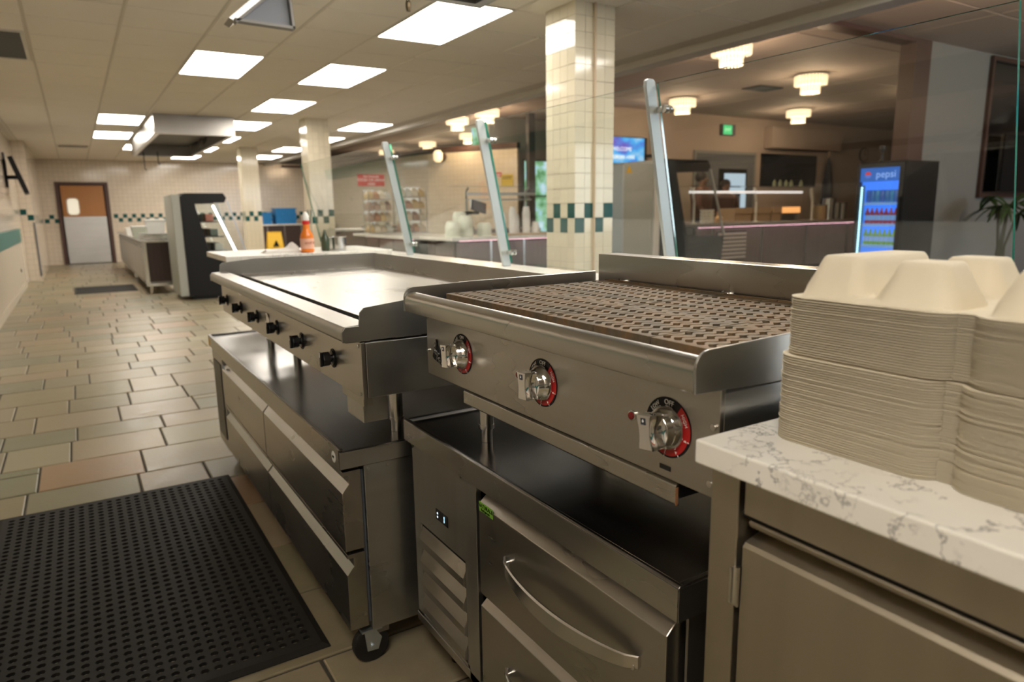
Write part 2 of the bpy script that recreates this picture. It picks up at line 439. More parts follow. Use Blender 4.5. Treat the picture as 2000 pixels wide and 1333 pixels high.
# air vents
def vent(x0, x1, y0, y1, n, label):
    t = thing('air_vent', label, 'vent', ((x0 + x1) / 2, (y0 + y1) / 2, CZ))
    mb = MB(); e = .03
    for (a, b, c, d) in ((x0, x0 + e, y0, y1), (x1 - e, x1, y0, y1), (x0 + e, x1 - e, y0, y0 + e), (x0 + e, x1 - e, y1 - e, y1)): mb.box(a, b, c, d, CZ - .012, CZ + .003)
    obj('frame', mb, TRIMW, t); obj('backing', MB().box(x0 + e, x1 - e, y0 + e, y1 - e, CZ - .0035, CZ + .003), GASKET, t)
    for i in range(n):
        yy = y0 + e + (y1 - y0 - 2 * e) * (i + .5) / n
        obj('slat', MB().prism([(yy - .014, CZ - .010), (yy + .010, CZ - .004), (yy + .012, CZ - .006), (yy - .012, CZ - .012)], 0, x0 + e, x1 - e), GRID, t)
vent(-.75, -.17, 6.9, 8.1, 14, 'slatted air return vent at the top left corner of the ceiling')
vent(-.14, .44, 17.2, 17.75, 6, 'dark slatted vent far off before the door')

# dining ceiling, bulkhead
obj('trim_1', MB().box(4.93, 5.11, -5, 24, CZ - .055, CZ + .0055), TRIMW, kind='structure')
obj('wall_bulkhead', MB().box(5.05, 5.11, -5, 24, CZ + .0055, 3.3), PAINT_P, kind='structure')
dc = obj('ceiling_dining', MB().box(5.0, 24, -5, 26, 3.30, 3.4), DCEIL, kind='structure')
mb = MB()
for i in range(15):
    for j in range(18):
        a = 5.15 + i * 1.219; b = -4 + j * 1.6
        v = [(a + .01, b + .01, 3.301), (a + 1.209, b + .01, 3.301), (a + 1.209, b + 1.59, 3.301), (a + .01, b + 1.59, 3.301)]
        v += [(p[0] + (.006 if q in (0, 3) else -.006), p[1] + (.006 if q < 2 else -.006), 3.292) for q, p in enumerate(v)]
        mb.add(v, [(0, 4, 5, 1), (1, 5, 6, 2), (2, 6, 7, 3), (3, 7, 4, 0), (4, 7, 6, 5)])
obj('panel_field', mb, DCEIL, dc, kind='stuff')

# ------------------------------------------------------------------ setting: walls
obj('wall_left', MB().box(-1.0, -.88, -5, 16.6, -.0074, CZ), WT_Y, kind='structure')
obj('wall_left_panel', MB().box(-.879, -.872, -5, 15.6, .0, .82), PAINT_L, kind='structure')
obj('trim_2', MB().box(-.88, -.855, -5, 15.55, .82, 1.05), base('teal_rail', (.025, .16, .14), .4), kind='structure')
obj('baseboard_left', MB().box(-.87, -.858, -5, 15.5, 0, .10), PAINT_L, kind='structure')
obj('wall_left_pier', MB().box(-1.0, -.66, 16.6, KY1, -.0074, CZ), WT_X, kind='structure')
wb = obj('wall_back', MB().box(-1, -.33, KY1, KY1 + .12, -.0074, CZ).box(.86, 8.0, KY1, KY1 + .12, -.0074, CZ).box(-.33, .86, KY1, KY1 + .12, 2.13, CZ), WT_X, kind='structure')
obj('wall_rear', MB().box(-6, 24, -5.1, -5, -.0074, 3.3), PAINT_L, kind='structure')
obj('wall_far_right', MB().box(23.9, 24, -5, 26, -.0074, 3.3), PAINT_P, kind='structure')
obj('wall_far_left', MB().box(-6.1, -6, -5, 26, -.0074, 3.3), PAINT_P, kind='structure')
obj('wall_end', MB().box(-6, 24, 26, 26.1, -.0074, 3.3), PAINT_G, kind='structure')
# unseen glowing window added behind the photographer's right shoulder, daylight for the dining room
w2 = obj('unseen_daylight_window', MB().box(7.0, 15.0, -4.97, -4.96, .8, 2.7), base('daylight_pane', (0, 0, 0), .3, emit=(.82, .90, 1), es=5.5), kind='structure')
mb = MB()
for i in range(9): mb.box(6.96 + i, 7.04 + i, -4.999, -4.93, .76, 2.74)
mb.box(6.96, 15.04, -4.999, -4.93, .70, .76).box(6.96, 15.04, -4.999, -4.93, 2.74, 2.80)
obj('window_frame', mb, BLACKM, w2)
# teal checkers on far walls
TG = .108
mb = MB()
for i in range(70):
    x = .92 + i * TG
    if x > 6.9: break
    if i % 2 == 0: mb.box(x, x + TG - .004, KY1 - .004, KY1, 1.19, 1.294)
    else: mb.box(x, x + TG - .004, KY1 - .004, KY1, 1.082, 1.186)
for i in range(3):
    x = -.64 + i * TG; z = 1.19 if i % 2 else 1.082
    mb.box(x, x + TG - .004, KY1 - .004, KY1, z, z + .104)
obj('teal_tile_row', mb, TEAL, wb, kind='stuff')
pr_ = D.objects['wall_left_pier']
mb = MB()
for i, (x, z) in enumerate([(-.98, 1.19), (-.87, 1.298), (-.76, 1.19)]): obj('teal_tile', MB().box(x, x + .1, 16.594, 16.6, z, z + .104), TEAL, pr_)
obj('corner_guard', MB().box(-.685, -.655, 16.585, 16.61, .1, 1.15), GASKET, pr_)

# partition wall with brown cornice (dining side)
PW = [(6.80, 21.68), (6.98, 17.2), (7.25, 15.3), (7.70, 14.2), (8.35, 13.1)]
def ribbon(pts, th, z0, z1):
    mb = MB(); n = len(pts); out = []
    for i, p in enumerate(pts):
        q0 = pts[max(i - 1, 0)]; q1 = pts[min(i + 1, n - 1)]; dx, dy = q1[0] - q0[0], q1[1] - q0[1]; l = math.hypot(dx, dy)
        out.append((p[0] - dy / l * th, p[1] + dx / l * th))
    for i in range(n - 1):
        mb.prism([pts[i], pts[i + 1], out[i + 1], out[i]], 2, z0, z1)
    return mb
obj('wall_partition', ribbon(PW, .12, -.0074, 2.58), m_walltile('cream_wall_tile_diag', (.70, .62, .50), (.52, .45, .36), .108, .108, 1), kind='structure')
obj('trim_3', ribbon([(x - .012, y - .012) for x, y in PW], .15, 2.581, 2.70), BROWN, kind='structure')
# window wall right of the partition
obj('wall_window', MB().box(8.0, 8.88, 13.7, 13.8, -.0074, 3.29).box(8.88, 9.7, 13.7, 13.8, -.0074, .7).box(8.88, 9.7, 13.7, 13.8, 2.4, 3.29).box(9.7, 12, 13.7, 13.8, -.0074, 3.29), PAINT_G, kind='structure')
def m_outdoor():
    m = base('outdoor_view', (0, 0, 0), 1, emit=(1, 1, 1), es=1.1)
    v = coords(m, (2.2, 2.2, 2.2)); n = noise(m, 1.6, v, 4)
    L(m, ramp(m, n, [(.38, (.10, .30, .12)), (.5, (.35, .62, .40)), (.58, (.45, .70, .85)), (.7, (.9, .97, 1))]), P(m).inputs['Emission Color']); return m
wo = obj('window_1', MB().box(8.9, 9.68, 13.735, 13.745, .72, 2.38), GLASS, kind='structure')
mb = MB()
for a, b, c, d in ((8.88, 8.92, .7, 2.4), (9.66, 9.7, .7, 2.4), (8.92, 9.66, .7, .74), (8.92, 9.66, 2.36, 2.4), (8.92, 9.66, 1.55, 1.58)): mb.box(a, b, 13.69, 13.73, c, d)
obj('window_frame', mb, BLACKM, wo)
obj('wall_outdoors', MB().box(8.3, 11, 15.0, 15.05, 0, 3.2), m_outdoor(), kind='structure')
obj('trim_post', MB().box(8.50, 8.66, 12.86, 12.98, -.0074, 3.29), base('dark_post', (.03, .025, .03), .5), kind='structure')
# far dining wall, grey wall on the right, beam
obj('wall_dining', MB().box(9.2, 23.8, 11.3, 11.4, -.0074, 3.29), PAINT_P, kind='structure')
obj('wall_right', MB().box(9.46, 23.8, 5.03, 5.23, -.0074, 3.29), PAINT_G, kind='structure')
obj('trim_jamb', MB().box(9.10, 9.459, 5.03, 5.23, -.0074, 3.24), BROWN, kind='structure')
obj('trim_beam', MB().box(5.12, 9.459, 5.03, 5.23, 3.241, 3.29), BROWN, kind='structure')

# ------------------------------------------------------------------ door at the far end
dr = thing('swing_door', 'orange-brown swing door with steel kick plate and small window', 'door', (.26, KY1, 0))
obj('door_frame', MB().box(-.33, -.25, KY1 - .04, KY1 + .1, 0, 2.13).box(.78, .86, KY1 - .04, KY1 + .1, 0, 2.13).box(-.25, .78, KY1 - .04, KY1 + .1, 2.06, 2.13), BROWN, dr)
dl = obj('door_leaf', MB().box(-.22, .75, KY1 + .0, KY1 + .05, 1.24, 2.04), DOORWOOD, dr)
obj('kick_plate', MB().box(-.22, .75, KY1 - .003, KY1 + .05, .02, 1.238), steel('kick_plate_steel', (.58, .58, .58), .42, 'x', .25), dr)
mb = MB(); pts = []
for cx, cz, a0 in ((.14, 1.34, 180), (.14, 1.60, 90), (-.02, 1.60, 0), (-.02, 1.34, -90)): pass
def rrect(x0, x1, z0, z1, r, n=5):
    o = []
    for cx, cz, a0 in ((x1 - r, z0 + r, -90), (x1 - r, z1 - r, 0), (x0 + r, z1 - r, 90), (x0 + r, z0 + r, 180)):
        for i in range(n + 1):
            a = math.radians(a0 + 90 * i / n); o.append((cx + r * math.cos(a), cz + r * math.sin(a)))
    return o
obj('window_pane', MB().prism(rrect(-.10, .14, 1.30, 1.70, .08), 1, KY1 - .006, KY1 - .0005), base('lit_pane', (.7, .65, .5), .2, emit=(1, .93, .75), es=.55), dr)
obj('window_rim', MB().prism(rrect(-.12, .16, 1.28, 1.72, .09), 1, KY1 - .003, KY1 - .0002), WHITEP, dr)

# ------------------------------------------------------------------ tiled pillars
def pillar(x0, y0, w_, mode, nm, label):
    t = thing('tiled_pillar', label, 'pillar', (x0 + w_ / 2, y0 + w_ / 2, 0), 'cream tiled pillars')
    top = CZ - .001
    obj('core', MB().box(x0 + .006, x0 + w_ - .006, y0 + .006, y0 + w_ - .006, 0, top), TGROUT, t)
    n = 4; tw = w_ / n; H = .108; zr = 1.2
    cells = []
    k0 = -int(zr / H)
    for r in range(k0, 15):
        za = zr + r * H; zb = min(za + H, top)
        if za >= top: break
        if za < 0: continue
        for c in range(n):
            teal = (r == 0 and c % 2 == 0) or (r == -1 and c % 2 == 1)
            cells.append((r, c, za, zb, teal))
    g = .0015
    big = MB()
    for face in ('-x', '-y', '+x', '+y'):
        for r, c, za, zb, teal in cells:
            a = c * tw + g; b = (c + 1) * tw - g
            if face == '-x': bx = (x0, x0 + .007, y0 + a, y0 + b)
            elif face == '+x': bx = (x0 + w_ - .007, x0 + w_, y0 + a, y0 + b)
            elif face == '-y': bx = (x0 + a, x0 + b, y0, y0 + .007)
            else: bx = (x0 + a, x0 + b, y0 + w_ - .007, y0 + w_)
            tl = (not teal) if (face[1] == 'y' and r in (0, -1)) else teal
            q = (*bx, za + g, zb - g)
            if face[0] == '-' and mode == 'parts' and za > .7:
                obj('teal_tile' if tl else 'tile', MB().box(*q), TEAL if tl else CREAM, t)
            else: big.box(*q, 1 if tl else 0)
    obj('tile_field', big, [CREAM, TEAL], t, kind='stuff')
    return t
p1 = pillar(3.12, 4.12, .36, 'parts', '', 'nearest cream tiled pillar with teal check band')
obj('conduit', MB().cyl((3.12 + .168, 4.105, .0), (3.12 + .168, 4.105, CZ - .001), .010, n=10), base('cream_paint_pipe', (.52, .40, .27), .4), p1)
pillar(3.19, 11.05, .36, 'parts', '', 'middle cream tiled pillar behind the sauce bottle')
pillar(3.25, 16.4, .36, 'stuff', '', 'farthest cream tiled pillar beside the black display fridge')

# ================================================================== COOKS LINE
# ------------------------------------------------------------------ rubber mats
def mat_mb(x0, x1, y0, y1, pitch, hole, z1=.012):
    mb = MB(); bx = .035
    nx = int((x1 - x0 - 2 * bx) / pitch); ny = int((y1 - y0 - 2 * bx) / pitch)
    ax = (x0 + x1) / 2 - nx * pitch / 2; ay = (y0 + y1) / 2 - ny * pitch / 2
    bxx, byy = ax + nx * pitch, ay + ny * pitch
    z0 = .0015
    # bevelled border
    def frame(a, b, za, zb):
        v = [(a[0], a[2], za), (a[1], a[2], za), (a[1], a[3], za), (a[0], a[3], za), (b[0], b[2], zb), (b[1], b[2], zb), (b[1], b[3], zb), (b[0], b[3], zb)]
        mb.add(v, [(0, 1, 5, 4), (1, 2, 6, 5), (2, 3, 7, 6), (3, 0, 4, 7)])
    frame((x0, x1, y0, y1), (x0, x1, y0, y1), z0 - .001, z0 + .002)
    frame((x0, x1, y0, y1), (x0 + .02, x1 - .02, y0 + .02, y1 - .02), z0 + .002, z1)
    frame((x0 + .02, x1 - .02, y0 + .02, y1 - .02), (ax, bxx, ay, byy), z1, z1)
    K = 8
    for j in range(ny):
        for i in range(nx):
            cx = ax + (i + .5) * pitch; cy = ay + (j + .5) * pitch; h = pitch / 2
            sq = [(1, 0), (1, 1), (0, 1), (-1, 1), (-1, 0), (-1, -1), (0, -1), (1, -1)]
            v = [(cx + sx * h, cy + sy * h, z1) for sx, sy in sq]
            for z in (z1, z0):
                for k in range(K):
                    a = PI / 4 * k; v.append((cx + hole * math.cos(a), cy + hole * .92 * math.sin(a), z))
            f = []
            for k in range(K):
                k2 = (k + 1) % K
                f.append((k, k2, K + k2, K + k)); f.append((K + k, K + k2, 2 * K + k2, 2 * K + k))
            mb.add(v, f)
    return mb
obj('rubber_floor_mat', mat_mb(-.415, .507, 1.86, 3.48, .0355, .0118), RUBBER, label='large black rubber floor mat with round holes beside the cooking line', cat='mat')
obj('rubber_floor_mat', mat_mb(-.13, .80, 13.3, 14.5, .0355, .0118), RUBBER, label='far black rubber mat on the floor by the prep counter', cat='mat')

# ------------------------------------------------------------------ refrigerated base under the griddle (thing 1)
bx0, bx1, by0, by1 = .519, 1.30, 1.702, 3.80
b1 = thing('refrigerated_base', 'low four-drawer refrigerated steel base on wheels under the griddle', 'refrigerated base', (.9, 2.75, 0))
obj('body', MB().box(.589, bx1 - .02, by0 + .012, by1 - .01, .105, .598), S_X, b1, bevel=.002)
mb = MB().box(bx0, bx1, by0, by1, .60, .652)
mb.box(bx0, bx0 + .012, by0, by1, .652, .660).box(bx0 + .012, bx1, by1 - .012, by1, .652, .660).box(bx1 - .012, bx1, by0, by1 - .012, .652, .66)
obj('worktop', mb, [S_TOP], b1, bevel=.003)
obj('worktop_edge', MB().box(bx0 - .0015, bx0 - .0005, by0 + .001, by1 - .001, .603, .657), S_Y, b1)
obj('worktop_side_edge', MB().box(bx0 + .002, bx1 - .002, by0 - .0015, by0 - .0005, .603, .648), S_X, b1)
def drawer_prof(z0, z1):
    # profile in (x,z): face at .525, set-back slanted pull at the top
    return [(.525, z0), (.525, z1 - .060), (.545, z1 - .036), (.545, z1 - .012), (.528, z1 - .012), (.528, z1), (.578, z1), (.578, z0)]
for (ya, yb) in ((1.712, 2.628), (2.640, 3.50)):
    for (za, zb) in ((.362, .590), (.125, .352)):
        d = obj('drawer', MB().prism(drawer_prof(za, zb), 1, ya, yb), S_Y, b1, bevel=.0012)
obj('gasket', MB().box(.579, .588, 1.722, 3.50, .13, .585), GASKET, b1)
lp = obj('louvre_panel', MB().box(.530, .588, 3.51, by1 - .012, .11, .592), S_Z, b1)
for i in range(9):
    y = 3.55 + i * .022
    obj('slat', MB().box(.524, .5295, y, y + .012, .16, .545), S_DARK, lp)
obj('round_sticker', MB().cyl((bx0 - .0016, 1.742, .628), (bx0 - .0026, 1.742, .628), .0155, n=24), WHITE_T, b1, label='round white sticker with a small black mark')
text('NSF', .010, T(bx0 - .0029, 1.742, .628) @ FX, BLACK, b1)
obj('sticker', MB().box(bx0 - .0022, bx0 - .0016, 3.73, 3.78, .612, .645), YELLOW, b1, label='yellow warning sticker')
obj('badge', MB().box(.5235, .5248, 3.42, 3.47, .545, .562), base('blue_badge', (.10, .25, .5), .3), b1, label='small blue maker badge')
obj('bottom_rail', MB().box(.60, .64, by0 + .02, by1 - .02, .085, .104).box(1.0, 1.04, by0 + .02, by1 - .02, .085, .104), S_DARK, b1)
def caster(parent, x, y, r=.052):
    c = obj('caster', MB().cyl((x, y - .014, r), (x, y + .014, r), r, n=28).cyl((x, y - .016, r), (x, y + .016, r), r * .35, n=14), RUBBER, parent, bevel=.004)
    obj('fork', MB().prism([(x - .016, r - .012), (x + .016, r - .014), (x + .028, r + .02), (x + .012, r + .046), (x - .022, r + .046)], 1, y - .021, y - .017)
        .prism([(x - .016, r - .012), (x + .016, r - .012), (x + .025, r + .046), (x - .025, r + .046)], 1, y + .017, y + .021).box(x - .03, x + .03, y - .021, y + .021, r + .046, r + .0525)
        .cyl((x, y - .026, r), (x, y + .026, r), .007, n=12), base('zinc', (.55, .60, .64), .35, .9), c)
for (x, y) in ((.588, 1.740), (1.18, 1.80), (.622, 2.75), (1.18, 2.75), (.622, 3.68), (1.18, 3.68)): caster(b1, x, y)
for x in (.60, .655): obj('screw', MB().cyl((x, by0 + .0125, .585), (x, by0 + .009, .585), .004, n=8), CHROME_S, b1)

# ------------------------------------------------------------------ griddle
gr = thing('griddle', 'long flat-top griddle with six black knobs and tall side splashes', 'griddle', (.95, 2.5, .66))
gy0_, gy1_ = 1.566, 3.44
obj('body', MB().box(.560, 1.30, gy0_ + .002, gy1_ - .002, .822, .960), S_X, gr, bevel=.002)
obj('control_panel', MB().box(.548, .5585, gy0_, gy1_, .822, .962), S_Y, gr, bevel=.0012)
lip = [(.548, .963), (.512, .963), (.503, .972), (.503, .990), (.511, 1.003), (.575, 1.006), (.575, .963)]
obj('front_ledge', MB().prism(lip, 1, gy0_ + .004, gy1_ - .004), steel('ledge_steel', (.43, .41, .37), .33, 'y', .08), gr, bevel=.003, smooth=True)
side = [(.503, .966), (.503, .992), (.512, 1.003), (.545, 1.003), (.549, 1.036), (.560, 1.046), (.70, 1.060), (.9, 1.061), (1.307, 1.0605), (1.307, .966)]
side2 = [(.503, .966), (.503, .992), (.512, 1.003), (.545, 1.003), (.549, 1.010), (.70, 1.046), (.9, 1.066), (1.33, 1.072), (1.33, .966)]
obj('side_splash', MB().prism(side, 1, gy0_ - .001, gy0_ + .003), S_X, gr, bevel=.001)
obj('side_splash', MB().prism(side, 1, gy1_ - .003, gy1_ + .001), S_X, gr, bevel=.001)
obj('back_splash', MB().box(1.30, 1.307, gy0_ - .001, gy1_ + .001, .966, 1.060), S_Y, gr, bevel=.001)
obj('cooking_plate', MB().box(.64, 1.2995, gy0_ + .004, gy1_ - .004, .963, .988), steel('polished_plate', (.46, .43, .38), .27, 'y', .10), gr, bevel=.002)
obj('grease_trough', MB().box(.576, .639, gy0_ + .02, gy1_ - .02, .9605, .966).box(.5755, .579, gy0_ + .02, gy1_ - .02, .966, 1.0), DARKGAP, gr)
obj('drip_box', MB().box(.563, .630, 1.62, 1.74, .745, .8215), S_X, gr, bevel=.002)
obj('drip_rail', MB().box(.552, .575, 1.58, 1.74, .80, .8215), S_Y, gr)
for (x, y) in ((.72, 1.77 + .02), (.72, 3.30), (.74, 2.92), (1.25, 1.79), (1.25, 3.30)):
    l = obj('leg', MB().cyl((x, y, .69), (x, y, .8215), .019, n=24), CHROME_S, gr, smooth=True)
    obj('foot', MB().cyl((x, y, .6525), (x, y, .6905), .0165, n=24).cyl((x, y, .686), (x, y, .694), .0205, n=24), CHROME_S, l, smooth=True)
def black_knob(parent, y, z, x=.548):
    M = T(x, y, z) @ FX
    k = MB().cyl((0, 0, .002), (0, 0, .006), .021, n=24)
    prof = []
    for i in range(24):
        a = 2 * PI * i / 24; r = .0175 + (.0018 if i % 3 == 0 else 0); prof.append((r * math.cos(a), r * math.sin(a)))
    k.prism(prof, 2, .012, .030)
    k.prism([(-.005, -.019), (.005, -.019), (.006, .019), (-.006, .019)], 2, .030, .037)
    ko = obj('knob', k, BLACK, parent, M=M, bevel=.0008)
    obj('dial_plate', MB().cyl((0, 0, .0), (0, 0, .002), .026, n=24), BLACKM, ko, M=M.copy())
    obj('pointer', MB().box(-.0008, .0008, .006, .018, .037, .0376), WHITE_T, ko, M=M.copy())
    obj('stem', MB().cyl((0, 0, .006), (0, 0, .012), .010, n=12), BLACK, ko, M=M.copy())
ky = [1.788 + i * .3048 for i in range(6)]
for y in ky: black_knob(gr, y, .886)
yb = 2.53
bd = obj('badge', MB().cyl((.5478, yb, .892), (.5455, yb, .892), .027, n=32), CHROME_S, gr, label='round embossed maker badge')
def star(r, r2=.42, n=5):
    return [((r if i % 2 == 0 else r * r2) * math.sin(PI * i / n), (r if i % 2 == 0 else r * r2) * math.cos(PI * i / n)) for i in range(2 * n)]
obj('emblem', MB().prism(star(.017), 2, .0023, .0036), S_DARK, bd, M=T(.5478, yb, .892) @ FX)
obj('emblem_rim', MB().lathe([(.024, .0022), (.0265, .0022), (.0265, .0038), (.024, .0038)], n=32), CHROME, bd, M=T(.5478, yb, .892) @ FX)
for (y, z) in ((1.58, .952), (1.58, .832), (3.43, .952)): obj('screw', MB().cyl((.5478, y, z), (.545, y, z), .0045, n=10), CHROME_S, gr)

# ------------------------------------------------------------------ second refrigerated base (under charbroiler)
b2 = thing('refrigerated_base', 'refrigerated steel base with arched-handle drawers under the charbroiler', 'refrigerated base', (1.1, 1.16, 0))
X2 = .694; Y2a, Y2b = .661, 1.674
mb = MB().box(X2, 1.42, Y2a, Y2b, .662, .712)
# raised marine edge round the worktop
mb.prism([(X2, .712), (X2, .717), (X2 + .004, .721), (X2 + .010, .721), (X2 + .016, .712)], 1, Y2a, Y2b)
mb.prism([(Y2a, .712), (Y2a, .721), (Y2a + .010, .721), (Y2a + .016, .712)], 0, X2 + .01, 1.42)
mb.prism([(Y2b, .712), (Y2b, .721), (Y2b - .010, .721), (Y2b - .016, .712)], 0, X2 + .01, 1.42)
obj('worktop', mb, S_TOP, b2, bevel=.0015)
obj('worktop_edge', MB().box(X2 - .0015, X2 - .0003, Y2a + .0005, Y2b - .0005, .663, .7175), S_LIP, b2, bevel=.0005)
obj('worktop_side_edge', MB().box(X2, 1.42, Y2a - .0015, Y2a - .0003, .663, .7175), S_X, b2)
obj('body', MB().box(.775, 1.40, .682, 1.655, .13, .6615), DARKGAP, b2)
obj('side_panel', MB().box(.712, 1.40, 1.655, 1.660, .13, .6615), S_Z, b2)
obj('side_panel', MB().box(.735, 1.40, .677, .682, .13, .6615), S_Z, b2)
# compressor panel with frame, display and louvres
mb = MB().box(.706, .712, 1.352, 1.655, .440, .6615).box(.706, .712, 1.618, 1.655, .155, .44).box(.706, .712, 1.352, 1.362, .155, .44).box(.706, .712, 1.352, 1.655, .155, .165)
cp = obj('compressor_panel', mb, S_Z, b2, bevel=.0006)
for i in range(4):
    z = .366 - i * .066
    obj('louvre', MB().prism([(.712, z + .062), (.699, z + .030), (.699, z + .010), (.712, z + .002)], 1, 1.363, 1.617), S_Y, cp, bevel=.0006)
obj('panel_backing', MB().box(.713, .717, 1.352, 1.655, .155, .66), DARKGAP, cp)
obj('bottom_frame', MB().box(.705, .712, 1.29, 1.662, .130, .1535), S_Y, b2, bevel=.0008)
ds = obj('display', MB().box(.7045, .7057, 1.448, 1.516, .491, .520), BLACK, b2, label='small black temperature display with blue digit')
BLUEL = base('blue_digit', (.2, .6, 1), .4, emit=(.35, .7, 1), es=2.2)
DOTW = base('white_symbol', (.8, .9, 1), .4, emit=(.8, .92, 1), es=1.3)
obj('digit', MB().box(.7040, .7044, 1.466, 1.469, .498, .505).box(.7040, .7044, 1.466, 1.469, .507, .514), BLUEL, ds)
for z in (.510, .500): obj('symbol', MB().box(.7040, .7044, 1.503, 1.508, z - .003, z + .002), DOTW, ds)
for (y, z) in ((1.372, .655), (1.648, .650)): obj('bolt_hole', MB().cyl((.7055, y, z), (.7045, y, z), .006, n=12), BLACK, b2)
obj('stile', MB().box(.705, .72, 1.300, 1.351, .13, .6615), S_Z, b2, bevel=.001)
# drawers with bevelled tops and arched handles
def b2_drawer(za, zb):
    prof = [(.702, za), (.702, zb - .020), (.724, zb), (.772, zb), (.772, za)]
    d = obj('drawer', MB().prism(prof, 1, .690, 1.282), S_Y, b2, bevel=.0018)
    return d
for (za, zb) in ((.400, .640), (.135, .388)):
    d = b2_drawer(za, zb)
    zc = za + .134
    pts = []; n = 22
    mb = MB(); yl, yr = 1.165, .745
    vs = []
    for i in range(n + 1):
        t = i / n; y = yl + (yr - yl) * t; s = math.sin(PI * t)
        x = .699 - .036 * s ** .55; z = zc - .014 * s + .010 * t
        hh = .0125 + .0075 * s; tt = .004 + .002 * s
        for (dx, dz) in ((-tt, -hh * .8), (-tt, hh * .8), (-tt * .4, hh), (tt, hh * .7), (tt, -hh * .7), (-tt * .4, -hh)): vs.append((x + dx, y, z + dz))
    fs = []
    for i in range(n):
        for k in range(6): fs.append((i * 6 + k, i * 6 + (k + 1) % 6, (i + 1) * 6 + (k + 1) % 6, (i + 1) * 6 + k))
    fs += [tuple(range(6))[::-1], tuple(range(n * 6, n * 6 + 6))]
    mb.add(vs, fs); mb.cyl((.702, yl - .01, zc), (.690, yl - .01, zc), .0065, n=12).cyl((.702, yr + .01, zc), (.690, yr + .01, zc), .0065, n=12)
    obj('handle', mb, CHROME_S, d, smooth=True, bevel=.0008)
gs = obj('green_label', MB().box(.7012, .7018, 1.218, 1.278, .606, .628), base('lime_label', (.18, .42, .03), .5), b2, label='lime green label with black lettering')
text('NATURAL&', .0125, T(.7009, 1.249, .620) @ FX, BLACK, b2)
text('Refrigerant', .0085, T(.7009, 1.249, .611) @ FX, BLACK, b2)
for y in (1.18, .98, .80): obj('rivet', MB().cyl((.735, y, .640), (.735, y, .6425), .003, n=8), CHROME_S, b2)
obj('feet_rail', MB().box(.76, 1.36, .70, .74, .06, .129).box(.76, 1.36, 1.60, 1.64, .06, .129), S_DARK, b2)
for (x, y) in ((.80, .74), (.80, 1.60), (1.3, .74), (1.3, 1.60)):
    obj('foot', MB().cyl((x, y, 0), (x, y, .06), .022, n=16), BLACKM, b2)

# ------------------------------------------------------------------ charbroiler
cb = thing('charbroiler', 'steel countertop charbroiler with cast iron grates and three chrome knobs', 'charbroiler', (.95, 1.02, .72))
ca, cb_ = .579, 1.457
PX = .6715
obj('body', MB().box(.682, 1.19, ca + .004, cb_ - .004, .895, 1.035), S_X, cb)
obj('control_panel', MB().prism([(PX, .893), (PX, 1.050), (PX + .010, 1.050), (PX + .010, .893)], 1, ca, cb_), S_Y, cb, bevel=.0012)
lipc = [(.671, 1.0432), (.626, 1.0432), (.6245, 1.052)]
for i in range(9):
    a = math.radians(180 - 80 * i / 8); lipc.append((.6445 + .020 * math.cos(a), 1.0695 + .0195 * math.sin(a)))
lipc += [(.6990, 1.0660), (.6990, 1.0570), (.676, 1.054)]
obj('bullnose_ledge', MB().prism(lipc, 1, ca + .0035, 1.470), S_LIP, cb, smooth=True, bevel=.001)
def splash(y0, y1):
    pts = [(.6235, 1.043), (.6235, 1.076)]
    for i in range(6):
        a = math.radians(180 - 90 * i / 5); pts.append((.6475 + .024 * math.cos(a), 1.076 + .0215 * math.sin(a)))
    pts += [(.80, 1.102), (1.187, 1.104), (1.187, 1.037), (.79, 1.037), (.68, 1.041)]
    return MB().prism(pts, 1, y0, y1)
obj('side_splash', splash(ca - .001, ca + .003), S_X, cb, bevel=.0012)
obj('side_splash', splash(1.4705, 1.4745), S_X, cb, bevel=.0012)
obj('side_panel', MB().box(.679, 1.187, ca - .0005, ca + .0035, .94, 1.036), S_X, cb, bevel=.0008)
obj('side_panel', MB().box(.679, 1.187, cb_ - .0035, cb_ + .0005, .895, 1.042), S_X, cb, bevel=.0008)
obj('back_splash', MB().box(1.188, 1.196, ca - .001, 1.462, 1.064, 1.150), S_Y, cb, bevel=.0012)
obj('splash_return', MB().box(1.197, 1.25, ca - .001, 1.462, 1.140, 1.150), S_Y, cb, bevel=.001)
obj('back_wall', MB().box(1.198, 1.206, ca, cb_, .90, 1.13), BLACKM, cb)
for y in (.70, 1.02, 1.36): obj('splash_bolt', MB().cyl((1.187, y, 1.082), (1.178, y, 1.082), .006, n=12).cyl((1.18, y, 1.082), (1.174, y, 1.090), .003, n=8), CHROME_S, cb)
for (y0, y1, z) in ((1.41, 1.45, 1.06), (1.30, 1.345, 1.058), (1.02, 1.10, 1.060), (.86, .93, 1.062)):
    obj('bracket', MB().box(1.17, 1.186, y0, y1, 1.045, z), CHROME_S, cb)
obj('firebox', MB().box(.71, 1.180, ca + .02, cb_ - .02, 1.036, 1.040).box(.706, .7095, ca + .02, cb_ - .02, 1.036, 1.056), DARKGAP, cb)
